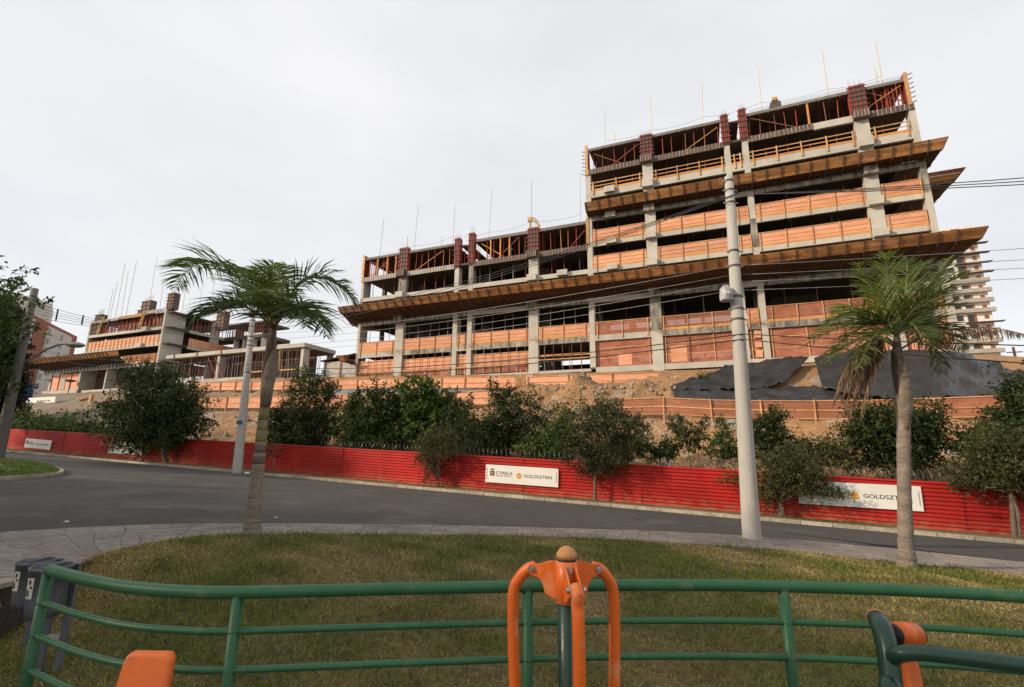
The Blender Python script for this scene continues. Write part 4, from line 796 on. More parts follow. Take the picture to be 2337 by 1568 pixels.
# mud splashed up the foot of the sheets and pale scuffs
def grime(mname, col, zlo, zhi, scale, amt):
    nt = MATS[mname].node_tree; n, l = nt.nodes, nt.links; b = n['Principled BSDF']; src = b.inputs['Base Color'].links[0].from_socket
    tc = n.new('ShaderNodeTexCoord'); sx = n.new('ShaderNodeSeparateXYZ'); l.new(tc.outputs['Object'], sx.inputs[0]); mr = n.new('ShaderNodeMapRange'); mr.inputs[1].default_value = zlo; mr.inputs[2].default_value = zhi; mr.inputs[3].default_value = 1; mr.inputs[4].default_value = 0; l.new(sx.outputs[2], mr.inputs[0])
    g = n.new('ShaderNodeNewGeometry'); no = n.new('ShaderNodeTexNoise'); no.inputs['Scale'].default_value = scale; no.inputs['Detail'].default_value = 6; l.new(g.outputs['Position'], no.inputs['Vector'])
    m1 = n.new('ShaderNodeMath'); m1.operation = 'MULTIPLY_ADD'; m1.inputs[1].default_value = 2.4; m1.inputs[2].default_value = -.75; l.new(no.outputs[0], m1.inputs[0]); m2 = n.new('ShaderNodeMath'); m2.operation = 'MULTIPLY'; m2.use_clamp = True; l.new(m1.outputs[0], m2.inputs[0]); l.new(mr.outputs[0], m2.inputs[1])
    m3 = n.new('ShaderNodeMath'); m3.operation = 'MULTIPLY'; m3.inputs[1].default_value = amt; l.new(m2.outputs[0], m3.inputs[0]); mx = n.new('ShaderNodeMix'); mx.data_type = 'RGBA'; l.new(m3.outputs[0], mx.inputs[0]); l.new(src, mx.inputs[6]); mx.inputs[7].default_value = (*col, 1); l.new(mx.outputs[2], b.inputs['Base Color'])
grime('hoarding_red', (.36, .23, .12), .05, .55, 3.5, .8); grime('hoarding_red', (.42, .07, .045), 5, 9, .8, .22)
HN, HH = 23.3, 1.80; HSL = math.atan(.0355)
def hz(s): return -2.68 - .0355*s
hd = Frame('hoarding', -10, HN, hz(-10), 'long red hoarding of horizontally ribbed metal sheets along the far side of the street', 'hoarding')
prof = []; ribs = 12; pitch = HH/ribs
for k in range(ribs): z = k*pitch; prof += [(z, 0), (z+pitch*.50, 0), (z+pitch*.60, -.065), (z+pitch*.90, -.065)]
prof.append((HH, 0)); SL = 2.92; mb = MB()
for x in np.linspace(-SL/2, SL/2, 5): mb.v += [(x, y+.004*math.sin(x*2.1+z*3), z) for z, y in prof]
q = len(prof); mb.f = [(i*q+j, (i+1)*q+j, (i+1)*q+j+1, i*q+j+1) for i in range(4) for j in range(q-1)]; sheet = mb.mesh('sheet'); sheet.materials.append(MATS['hoarding_red'])
k = 0; s = -75.0
while s < 30:
    c = s + 1.44; off = .026*(k % 2) + random.uniform(-.008, .008)
    o = link('sheet', sheet, None, hd.root, (c+10, off, hz(c)-hz(-10)+.03), (random.uniform(-.012, .012), HSL+random.uniform(-.004, .004), 0)); hd.c[o.name] = Vector((c, HN, hz(c)))
    hd.box('post', 'timber_dark', s-.05, s+.05, HN+.06, HN+.16, hz(s)-.3, hz(s)+HH-.05); s += 2.88; k += 1
hd.mesh('top_cap', 'hoarding_red', MB().bar((-75, HN+.03, hz(-75)+HH+.03), (31, HN+.03, hz(31)+HH+.03), .06, .03))
def text_mesh(txt, width, height, ext=.004):
    cu = bpy.data.curves.new('lettering', 'FONT'); cu.body = txt; cu.extrude = ext; cu.size = 1.0; ob = bpy.data.objects.new('lettering', cu); COL.objects.link(ob)
    bpy.context.view_layer.update(); me = bpy.data.meshes.new_from_object(ob.evaluated_get(bpy.context.evaluated_depsgraph_get())); bpy.data.objects.remove(ob); bpy.data.curves.remove(cu)
    v = np.array([x.co[:] for x in me.vertices]); lo, hi = v.min(0), v.max(0); v[:, 0] = (v[:, 0]-lo[0])*width/(hi[0]-lo[0]); v[:, 1] = (v[:, 1]-lo[1])*height/(hi[1]-lo[1])
    w = np.stack([v[:, 0], -v[:, 2], v[:, 1]], 1); me.vertices.foreach_set('co', w.astype(np.float32).ravel()); me.update(); return me
def sign(label, tl, tr_, br, bl):
    c4 = [on_n(x*SRC, y*SRC, HN-.095) for x, y in (tl, tr_, br, bl)]; wd = ((c4[1]-c4[0]).length+(c4[2]-c4[3]).length)/2; ht = ((c4[0]-c4[3]).length+(c4[1]-c4[2]).length)/2
    bot = c4[3]; ang = math.atan2(c4[1].z-c4[0].z, c4[1].x-c4[0].x); root = empty('sign', W(*bot), -AZ); root.rotation_euler = (0, -ang, -AZ); tag(root, label, 'sign', 'white signs on the red hoarding')
    MB().box(0, wd, -.012, .012, 0, ht).build('board', 'sign_white', root); y = -.0165
    def P(name, m, me, x, z): return link(name, me, m, root, (x*wd, y, z*ht))
    P('lettering', 'sign_dark', text_mesh('CYRELA', .235*wd, .15*ht), .150, .50); P('lettering', 'sign_grey', text_mesh('BRAZIL REALTY', .235*wd, .085*ht), .150, .375)
    P('lettering', 'sign_dark', text_mesh('GOLDSZTEIN', .37*wd, .165*ht), .545, .405)
    a = ht/wd; b = MB()
    for (x0, x1, z0, z1) in ((0, 1, 0, .26), (0, 1, .74, 1), (0, .26, .26, .74), (.74, 1, .26, .74)): b.box(x0*.27*ht, x1*.27*ht, -.004, .004, z0*.27*ht, z1*.27*ht)
    lg = P('logo', 'sign_maroon', b.mesh('logo'), .068, .385); r_ = MB().plate([Vector((-.02*ht, 0, .32*ht)), Vector((.29*ht, 0, .32*ht)), Vector((.135*ht, 0, .43*ht))], .008, (0, 1, 0)); link('roof_mark', r_.mesh('roof_mark'), 'sign_dark', lg)
    core = MB().box(.09*ht, .18*ht, -.004, .004, .09*ht, .18*ht); link('core_mark', core.mesh('core_mark'), 'sign_grey', lg)
    for (t0, t1, nm_) in ((.12, math.pi-.12+.35, 'disc_half'), (math.pi+.12+.2, 2*math.pi-.12, 'disc_half')):
        ol = [Vector((math.cos(t), 0, math.sin(t)))*(.165*ht) for t in np.linspace(t0, t1, 18)]; dsc = MB().plate(ol, .008, (0, 1, 0)); P(nm_, 'sign_orange', dsc.mesh(nm_), .475, .47)
    for x in (.022, .978): P('edge_line', 'sign_grey', MB().box(-.006*wd*.5, .006*wd*.5, -.003, .003, .22*ht, .78*ht).mesh('edge_line'), x, 0)
    return root
sign('white two-logo sign in the middle of the hoarding between the two brownish street trees', (1768, 1688), (2032, 1704), (2029, 1772), (1764, 1752))
sign('largest white two-logo sign, at the right behind the palm trunk', (2905, 1743), (3352, 1765), (3361, 1852), (2905, 1830))
sign('white two-logo sign under the big dark street tree', (398, 1606), (522, 1613), (514, 1655), (393, 1647))
sign('small white two-logo sign at the far left end of the hoarding', (90, 1591), (187, 1600), (180, 1631), (87, 1626))
mat('razor', (.10, .10, .095), (.16, .155, .15), 3, .45, metal=.7)
mb = MB(); pts = []; L = 44; k = int(L/.26)
for i in range(k*12): t = i/12; s = -22 + t*.26; pts.append((s, HN+.10+.20*math.cos(2*math.pi*t), hz(s)+HH+.24+.21*math.sin(2*math.pi*t)))
mb.tube(pts, .011, 4); off = Vector((-2, HN, hz(-2)+HH)); rz = link('razor_wire', mb.mesh('razor_wire', False, off), 'razor', None, W(*off), (0, 0, -AZ)); tag(rz, 'long coil of razor wire on top of the red hoarding', 'razor wire')

# ------------------------------------------------------------------ poles and cables
mat('pole_concrete', (.40, .38, .345), (.36, .335, .295), .8, .85, .08, 20, stretch=(1, 1, .4), fine=.06); mat('cable', (.035, .035, .037), None, 2, .6); mat('cable_alu', (.30, .30, .31), None, 2, .45, metal=.5); mat('lamp_grey', (.36, .37, .38), (.28, .29, .30), 3, .5)
mat('film_clear', (.42, .41, .40), (.25, .25, .25), 6, .25, .6, 12)
def pole(label, base, top, r0, r1, bands, soil=True):
    root = empty('utility_pole', base); tag(root, label, 'pole', 'concrete utility poles'); d = top-base
    MB().tube([Vector((0, 0, -.3)), Vector(), d*.5, d], [r0*1.02, r0, (r0+r1)/2, r1], 20).build('shaft', 'pole_concrete', root, True)
    for y in bands:
        t = y; c = d*t; r = r0+(r1-r0)*t; MB().tube([c-d.normalized()*.03, c+d.normalized()*.03], r+.010, 16).build('clamp', 'steel_dark', root)
        MB().bar(c+Vector((-r-.08, -.02, 0)), c+Vector((r+.08, -.02, 0)), .028).build('bolt', 'lamp_grey', root)
    return root, (lambda t: base + d*t)
b1 = on_g(1716, 1229, .12); t1 = on_y(1663, 404, b1.y); P1, p1f = pole('tallest concrete utility pole standing at the near pavement right of centre', b1, t1, .215, .115, (.985, .955, .915, .765, .72, .63, .595, .565))
def t_at(y, yb, yt): return (yb-y)/(yb-yt)
b2 = on_g(541, 1076, .1); s2, n2, _ = SN(b2); t2 = W(*on_n(577, 722, n2)); P2, p2f = pole('concrete utility pole at the hoarding behind the left palm, with a small blue plate', b2, t2, .27, .15, (.97, .93, .86, .83, .8, .62))
c = (t2-b2)*.30; MB().box(c.x-.19, c.x+.17, c.y-.275, c.y-.255, c.z-.10, c.z+.10).build('number_plate', 'blue_paint', P2)
b3 = on_g(-4, 1042, .05); s3, n3, _ = SN(b3); t3 = W(*on_n(80, 659, n3)); P3, p3f = pole('leaning utility pole at far left among dark leaves, carrying the street lamp arm', b3, t3, .30, .19, (.95, .90, .84))
mat('pole_shaded', (.17, .155, .14), (.12, .11, .10), .8, .9, .1, 20, stretch=(1, 1, .4), fine=.1)  # copy of the pole concrete with shade put into its colour
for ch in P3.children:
    if ch.name.startswith('shaft'): ch.data.materials[0] = MATS['pole_shaded']
# lamp arm on the left pole
la = [W(*on_n(x*SRC, y*SRC, n3-.4)) - b3 for x, y in ((88, 1318), (120, 1302), (165, 1272), (214, 1253), (245, 1250))]
MB().tube(la, .06, 8).build('lamp_arm', 'lamp_grey', P3, True); lh = W(*on_n(275*SRC, 1255*SRC, n3-.4)) - b3
hd_ = MB(); hd_.v = []; hd_.lathe([(.02, .16), (.28, .13), (.42, .03), (.40, -.04), (.25, -.12), (.02, -.14)][::-1], 14); hv = [(v[0]*1.75, v[1]*.8, v[2]) for v in hd_.v]; hd_.v = hv
ho = hd_.build('lamp_head', 'lamp_grey', P3, True, lh); ho.rotation_euler = (0, .05, -AZ)
wc = on_y(1657, 670, b1.y-.1) - b1; wm = MB().lathe([(.01, -.24), (.16, -.2), (.2, -.05), (.17, .12), (.07, .22), (.02, .24)], 12); wm.v = [(v[0]*(1+.2*math.sin(v[2]*30)), v[1]*(1+.2*math.cos(v[2]*23)), v[2]) for v in wm.v]; wm.build('wrapped_lamp', 'film_clear', P1, False, wc); MB().tube([wc, wc+Vector((.35, .1, -.1))], .03, 6).build('lamp_bracket', 'lamp_grey', P1)
def cable(label, a, b, sag, r=.012, m='cable', grp='overhead cables'):
    a, b = Vector(a), Vector(b); c = (a+b)/2; pts = [a.lerp(b, t)-c+Vector((0, 0, -4*sag*t*(1-t))) for t in np.linspace(0, 1, 25)]
    o = MB().tube(pts, r*.72, 5).build('overhead_cable', m, None, True, c); return tag(o, label, 'cable', grp)
def y1(y): return p1f(t_at(y, 1229, 404))
def y2(y): return p2f(t_at(y, 1076, 722))
def y3(y): return p3f(t_at(y, 1042, 659))
span = DV*34 + Vector((0, 0, -.0355*34 + .6)); o_ = Vector((0, -.2, 0))
for k, (a, b) in enumerate(((452, 738), (461, 748), (470, 758))):
    nmk = ('upper', 'middle', 'lower')[k]
    cable(f'{nmk} of three high cables from the tallest pole to the palm-side pole', y1(a)+o_*k, y2(b)+o_, .75, .017); cable(f'{nmk} of three high cables running right from the tallest pole', y1(a)+o_*k, y1(a)+span+Vector((0, 0, .35*(1-k))), 1.3, .016)
for k, (a, b) in enumerate(((627, 765), (650, 778), (667, 795), (688, 807))):
    nmk = ('topmost', 'second', 'third', 'lowest')[k]
    cable(f'{nmk} of four bare wires from the tallest pole to the palm-side pole', y1(a)-o_*.9, y2(b)-o_, .35, .011, 'cable_alu'); cable(f'{nmk} of four bare wires running right from the tallest pole', y1(a)-o_*.9, y1(a)+span, .55, .010, 'cable_alu')
for k, (a, b) in enumerate(((800, 838), (812, 850))):
    nmk = ('upper', 'lower')[k]
    cable(f'{nmk} of two thick black telephone cables left of the tallest pole', y1(a)+o_, y2(b)+o_, .55, .022); cable(f'{nmk} of two thick black telephone cables right of the tallest pole', y1(a)+o_, y1(a+18*k)+span, 1.1 + .4*k, .020)
for k, (a, b) in enumerate(((690, 738), (700, 743), (708, 748), (716, 754), (726, 760))):
    nmk = ('first', 'second', 'third', 'fourth', 'fifth')[k]
    cable(f'{nmk} from the top of five cables between far left pole and palm', y3(a)+o_, y2(b)+o_, .9-.1*k, .018)
for k, (a, b) in enumerate(((796, 795), (812, 810), (830, 826), (848, 856))):
    nmk = ('topmost', 'second', 'third', 'lowest')[k]
    cable(f'{nmk} of four low cables before the left construction block', y3(a)-o_, y2(b)-o_, .9, .013, 'cable_alu' if k < 2 else 'cable')
for k in range(4):
    t = (.14, .26, .38, .5)[k]; q0 = (y3(690)+o_).lerp(y2(738)+o_, t)+Vector((0, 0, -3.6*t*(1-t)*.9)); q1 = (y3(726)+o_).lerp(y2(760)+o_, t)+Vector((0, 0, -3.6*t*(1-t)*.5))
    tag(MB().bar(Vector(), q1-q0, .07, .05).build('cable_spacer', 'cable', None, False, q0), ('first', 'second', 'third', 'fourth')[k]+' cable spacer from the far left pole on the high cables', 'cable spacer', 'cable spacers')
fp = on_n(3695*SRC, 1310*SRC, 90); ft = on_n(3683*SRC, 1262*SRC, 90); fpo = empty('far_utility_pole', W(fp.x, 90, fp.z-4)); tag(fpo, 'small far pole over the tarpaulin at the right edge', 'pole')
MB().tube([Vector(), W(ft.x-fp.x, 0, ft.z-fp.z+4)], .16, 8).build('shaft', 'timber_dark', fpo); MB().bar(W(-.9, 0, 5.2), W(.9, 0, 5.2), .14).build('crossarm', 'timber_dark', fpo)
# ------------------------------------------------------------------ vegetation
mat('leaf', (1, 1, 1), (.8, .8, .8), .9, .55, attr='tint', fine=0, trans=.34, spec=.3); mat('bark', (.16, .12, .085), (.10, .075, .055), 3, .95, .4, 25)
mat('palm_trunk', (.25, .20, .155), (.155, .125, .098), 2.2, .95, .5, 14, stretch=(1, 1, 3)); mat('palm_green_band', (.19, .165, .06), (.14, .12, .05), 4, .9, .3, 20); mat('palm_brown', (.15, .105, .08), (.10, .075, .06), 4, .95, .4, 20); mat('frond_stem', (.15, .15, .05), (.20, .15, .07), 3, .7); mat('dry_stem', (.24, .15, .08), (.17, .11, .06), 3, .8)
DARK, MID, BRONZE, OLIVE, FRESH = ((.026, .044, .012), (.055, .078, .018)), ((.040, .068, .014), (.08, .115, .024)), ((.085, .066, .028), (.065, .072, .024)), ((.058, .070, .020), (.10, .10, .034)), ((.055, .10, .014), (.10, .15, .026))
def crown_points(blobs, n_leaf, clump, rad, ragged=.75):
    vol = np.array([b[1][0]*b[1][1]*b[1][2] for b in blobs])**.75; cnt = np.maximum(1, (vol/vol.sum()*(n_leaf/clump)).astype(int)); P, CC = [], []
    for (c, r), k in zip(blobs, cnt):
        d = unit(RNG.normal(size=(k, 3))); t = RNG.uniform(.2, 1, (k, 1))**.5 * (1 + RNG.normal(size=(k, 1))*.17); cc = np.array(c) + d*t*np.array(r); CC.append(cc)
        sz = RNG.uniform(.35, 1.5, (k, 1, 1))*rad*(1.25 - .35*t[:, :, None]); g = RNG.normal(size=(k, clump, 3)); g[:, :, 2] *= .7; ax = unit(d*.9 + RNG.normal(size=(k, 3))*.55 + np.array([0, 0, .30])); u_ = RNG.uniform(-.5, 1, (k, clump, 1)); P.append((cc[:, None, :] + ax[:, None, :]*u_*sz*2.3 - np.array([0, 0, .35])*np.clip(u_, 0, 1)**2*sz + g*sz*(.50-.28*u_)).reshape(-1, 3))
    return np.concatenate(P), np.concatenate(CC)
def tree(name, label, base, blobs, n_leaf, leaf, cols, tr=.08, group=None, cat='tree', clump=26, rad=.28, multi=1, wr=.45, droop=-.25, limbs=9):
    """base: world Vector at the ground; blobs: list of (world centre, (rx, ry, rz))"""
    root = empty(name, base); tag(root, label, cat, group); b = np.array(base); P, CC = crown_points([(np.array(c)-b, r) for c, r in blobs], n_leaf, clump, rad)
    P = P[P[:, 2] > .05]; k = len(P); d = RNG.normal(size=(k, 3)); d[:, 2] += droop; d = unit(d); top = np.array(blobs[0][0])-b
    t = RNG.uniform(0, 1, (k, 1)); tone = np.repeat(RNG.uniform(.5, 1.55, (k//26+1, 1)), 26, 0)[:k]
    col = (np.array(cols[0])*(1-t)+np.array(cols[1])*t)*tone; me = leaves_mesh('crown', P, d, RNG.uniform(.7, 1.35, k)*leaf, RNG.uniform(.7, 1.2, k)*leaf*wr, col, 'leaf'); link('crown' if cat == 'tree' else 'foliage', me, None, root)
    mb = MB(); zt = max(.35, min((c[2]-b[2]-r[2]*.75) for c, r in blobs)); fork = Vector((top[0]*.25, top[1]*.25, zt))
    for j in range(multi):
        a = Vector((random.uniform(-1, 1), random.uniform(-1, 1), 0))*(.12*(multi > 1)); mb.tube([a+Vector((0, 0, -.25)), a+Vector((0, 0, .05)), a.lerp(fork, .55)+Vector((random.uniform(-.06, .06), random.uniform(-.06, .06), 0)), fork], [tr*1.35, tr, tr*.85, tr*.72], 8)
    for i in RNG.choice(len(CC), min(limbs, len(CC)), replace=False):
        q = Vector(CC[i]); m = fork.lerp(q, .5)+Vector((random.uniform(-.15, .15), random.uniform(-.15, .15), .12)); mb.tube([fork, m, q], [tr*.55, tr*.32, tr*.1], 6)
    mb.build('trunk' if cat == 'tree' else 'stem', 'bark', root, True); return root
def on_hill(x, n): s = on_n(x, 900, n).x; return W(s, n, terrain(s, n))
def px_blobs(lst, n, deep=.9):
    out = []
    for x, y, rx, ry in lst:
        c = W(*on_n(x, y, n)); m = c.dot(Vector((0, math.cos(PITCH), math.sin(PITCH))))/FPX; out.append((c, (rx*m, (rx+ry)/2*m*deep, ry*m)))
    return out
def verge_base(x): r = on_n(x, 1100, 22.7); return W(r.x, 22.7, G(r.x, 22.7)+.1)
VG, HG = 'street trees on the far verge', 'shrubs on the slope behind the hoarding'
def street(label, x, blobs, *a, **k):
    blobs = blobs + [(bx+random.choice((-1, 1))*rx*random.uniform(.85, 1.3), by+random.uniform(-.8, .8)*ry, rx*random.uniform(.15, .32), ry*random.uniform(.12, .3)) for bx, by, rx, ry in blobs for _ in range(2)] + [(bx+random.uniform(-.8, .8)*rx, by-ry*random.uniform(.85, 1.2), rx*.18, ry*random.uniform(.15, .3)) for bx, by, rx, ry in blobs]
    return tree('street_tree', label, verge_base(x), px_blobs(blobs, 22.7), *a, group=VG, **k)
street('big dark street tree before the left end of the site', 372, [(350, 935, 80, 75), (400, 965, 60, 55), (310, 985, 52, 42), (345, 870, 55, 42), (420, 915, 40, 36), (268, 950, 28, 30)], 24000, .24, DARK, .17, rad=.42, limbs=16)
street('tiny thin sapling beside the left palm', 622, [(622, 1022, 17, 16), (618, 1035, 12, 10)], 420, .12, BRONZE, .04, rad=.14, limbs=4)
street('small bronze leaved street tree left of the middle sign', 1001, [(1000, 1025, 46, 38), (975, 1045, 30, 22), (1030, 1020, 28, 28), (1000, 995, 32, 22), (985, 1080, 18, 22)], 8500, .095, BRONZE, .075, rad=.20, limbs=12)
street('rounded bronze green street tree right of the middle sign', 1357, [(1360, 1000, 78, 58), (1320, 1030, 42, 36), (1410, 1030, 48, 36), (1350, 950, 55, 34), (1420, 985, 40, 35), (1365, 1065, 50, 25)], 15500, .115, (OLIVE[0], (.045, .055, .02)), .085, rad=.25, limbs=16)
street('sprawling low street tree just right of the tallest pole', 1774, [(1775, 1080, 48, 45), (1830, 1085, 42, 34), (1800, 1050, 45, 30), (1860, 1110, 40, 22), (1760, 1125, 40, 25), (1680, 1095, 30, 8), (1895, 1125, 24, 14)], 10500, .105, OLIVE, .075, rad=.2, multi=3, limbs=16)
street('spreading street tree cut by the right edge of the photo', 2303, [(2290, 1060, 75, 42), (2220, 1085, 50, 24), (2350, 1050, 60, 55), (2270, 1015, 55, 30), (2195, 1100, 30, 14), (2330, 1110, 40, 22)], 12500, .12, OLIVE, .085, rad=.24, multi=2, limbs=16)
def shrub(label, x, n, blobs, cnt, leaf, cols, name='shrub', fill=1, **k):
    low = []
    if fill:
        low = [(bx+random.uniform(-14, 14), min(by+ry*1.2, 1058), rx*random.uniform(.5, .95), ry*.8) for bx, by, rx, ry in blobs if random.random() < .8]
        low += [(bx+random.uniform(-1, 1)*rx, by-ry*random.uniform(.6, 1.2), random.uniform(5, 10), random.uniform(9, 20)) for bx, by, rx, ry in blobs for _ in range(3)]
        low += [(bx+random.choice((-1, 1))*rx*random.uniform(.8, 1.25), by+random.uniform(-.5, .8)*ry, random.uniform(8, 16), random.uniform(6, 11)) for bx, by, rx, ry in blobs]
    return tree(name, label, on_hill(x, n), px_blobs(blobs+low, n), int(cnt*(1.75 if fill else 1.15)), leaf*1.12, cols, group=HG, cat='shrub', **k)
shrub('broad low green shrub above the hoarding at far left', 130, 26, [(130, 972, 70, 24), (60, 975, 45, 22), (190, 985, 45, 20), (230, 1000, 45, 20), (100, 995, 70, 18)], 6500, .26, MID, tr=.08, rad=.45)
shrub('tall dense dark shrub right of the left palm trunk', 705, 26.5, [(705, 915, 52, 52), (700, 975, 66, 45), (660, 960, 40, 40), (745, 940, 30, 40), (690, 870, 30, 15), (735, 885, 32, 24)], 11000, .17, DARK, tr=.1, rad=.3)
shrub('dark shrub with broad leaves low beside the left palm', 632, 25.5, [(632, 975, 28, 30), (645, 1000, 40, 20), (610, 950, 15, 12)], 1700, .22, MID, tr=.05, rad=.25)
shrub('tall broad leaved bush with open tiers in the middle of the slope', 950, 27.5, [(955, 895, 42, 28), (960, 940, 45, 30), (930, 985, 55, 30), (985, 915, 20, 35), (915, 930, 26, 22), (975, 985, 40, 34)], 5200, .27, FRESH, tr=.07, rad=.3, wr=.5)
shrub('broad leaved bush between the dense shrub and the tiered bush', 840, 26.5, [(845, 960, 45, 36), (800, 985, 45, 30), (850, 1005, 60, 25), (860, 920, 20, 24), (815, 930, 18, 16), (905, 1010, 55, 24)], 5600, .24, MID, tr=.06, rad=.3, wr=.5)
shrub('feathery dark bush behind the bronze street tree', 1060, 25.6, [(1060, 990, 45, 38), (1040, 950, 26, 24), (1090, 1010, 50, 25)], 3200, .13, DARK, tr=.05, rad=.22)
shrub('dense dark bush left of the soil mound', 1160, 27.5, [(1165, 930, 52, 40), (1150, 975, 65, 40), (1210, 960, 45, 36), (1120, 1000, 60, 28), (1150, 905, 30, 22), (1230, 1005, 60, 28)], 10500, .15, DARK, tr=.08, rad=.27)
shrub('broad leaved bush filling the slope above the tiered bush', 1010, 29, [(1015, 930, 40, 32), (1050, 955, 36, 30), (1000, 965, 45, 30)], 3400, .24, MID, tr=.06, rad=.3)
shrub('dark bush high on the slope below the lower plywood fence', 860, 30, [(870, 935, 40, 26), (815, 945, 34, 24), (905, 950, 36, 24)], 3200, .2, DARK, tr=.06, rad=.3)
shrub('light green bush at the foot of the soil mound', 1275, 25.5, [(1275, 1010, 40, 30), (1285, 970, 26, 28), (1240, 1025, 45, 20)], 3200, .18, FRESH, tr=.05, rad=.24)
shrub('grey green bush behind the rounded street tree', 1400, 26.5, fill=0, blobs=[(1390, 935, 40, 22), (1450, 980, 26, 30), (1430, 1020, 40, 24)], cnt=2600, leaf=.15, cols=OLIVE, tr=.05, rad=.24)
shrub('sparse slender shrub left of the tallest pole', 1565, 28.5, fill=0, blobs= [(1560, 985, 26, 30), (1590, 1010, 24, 26), (1545, 965, 14, 12), (1605, 980, 16, 18)], cnt=1500, leaf=.17, cols=OLIVE, tr=.035, rad=.2, limbs=14)
shrub('low ragged shrub at the hoarding left of the tallest pole', 1500, 25, fill=0, blobs=[(1500, 1035, 40, 16), (1465, 1020, 30, 14), (1530, 1020, 26, 14)], cnt=1500, leaf=.16, cols=MID, tr=.04, rad=.2)
shrub('small leafy shrub touching the tallest pole on its left', 1640, 26.2, fill=0, blobs=[(1645, 1020, 30, 22), (1655, 985, 14, 22), (1690, 1040, 26, 14)], cnt=1700, leaf=.15, cols=MID, tr=.04, rad=.2)
shrub('bushy shrub just right of the tallest pole', 1755, 27, [(1755, 985, 34, 34), (1735, 1010, 30, 25), (1790, 1020, 40, 24), (1765, 955, 20, 16)], 3800, .15, DARK, tr=.06, rad=.24)
shrub('olive shrub behind the top of the right sign', 1880, 26, fill=0, blobs=[(1870, 1025, 44, 28), (1920, 1045, 40, 22), (1835, 1045, 40, 20)], cnt=2400, leaf=.15, cols=OLIVE, tr=.05, rad=.22)
shrub('large dark bush behind the right palm trunk', 2040, 27.5, [(2040, 975, 70, 45), (2095, 960, 45, 30), (2000, 1010, 60, 35), (2080, 1030, 65, 30), (1970, 965, 35, 30), (2120, 1000, 36, 26)], 10500, .16, DARK, tr=.1, rad=.3)
shrub('dark bush rising at the right edge of the photo', 2320, 27, [(2325, 945, 40, 45), (2345, 1000, 60, 45), (2280, 1000, 50, 34), (2230, 1020, 40, 24), (2330, 895, 20, 22)], 7500, .17, DARK, tr=.09, rad=.3)
shrub('little green plant on top of the tarpaulin', 1610, 43.0, [(1608, 862, 16, 8)], 260, .22, FRESH, fill=0, tr=.03, rad=.2, limbs=3)
# dark tree leaning in from the left edge
ls = on_n(-75, 1000, 28.5); lb_ = W(ls.x, 28.5, terrain(ls.x, 28.5))
tree('roadside_tree', 'dark leafy tree leaning in from the left edge of the photo', lb_, px_blobs([(-60, 745, 70, 70), (-5, 790, 42, 55), (-4, 715, 26, 36), (-40, 860, 75, 70), (5, 865, 36, 60), (40, 712, 14, 9), (26, 790, 22, 34), (18, 930, 26, 36), (50, 735, 10, 8)], 28.5), 62000, .40, ((.012, .020, .007), (.022, .034, .012)), .28, None, rad=.40, limbs=70)
# trees outside the left edge; their shade lies over the lawn and the street
def shade_tree(label, x, y, h, r, cnt):
    b = Vector((x, y, gz(x, y))); tree('shade_tree', label, b, [(b+Vector((0, 0, h*.66)), (r, r, h*.34)), (b+Vector((r*.6, -r*.3, h*.58)), (r*.6, r*.6, h*.24)), (b+Vector((-r*.5, r*.4, h*.6)), (r*.6, r*.6, h*.25)), (b+Vector((r*.1, r*.6, h*.5)), (r*.5, r*.5, h*.2))], int(cnt*.55), .34, MID, .22, 'shade trees left of the lawn', rad=.55, limbs=12)
shade_tree('shade tree beside the steps, just outside the left edge', -13.5, 3.2, 7.5, 3.3, 12000); shade_tree('shade tree behind the photographer at left', -17, -3, 9.5, 4.2, 16000); shade_tree('second shade tree further left of the steps', -22.5, 2.5, 10.5, 4.4, 16000); shade_tree('third shade tree at the left road corner', -29, 9.5, 9.0, 3.8, 11000)
for sx, nx, hx, lab in ((-40, 11, 12, 'tall shade tree across the junction, nearer the lawn'), (-60, 13, 13.5, 'tall shade tree across the junction, farthest left')): q_ = W(sx, nx, 0); shade_tree(lab, q_.x, q_.y, hx, 4.6, 26000)
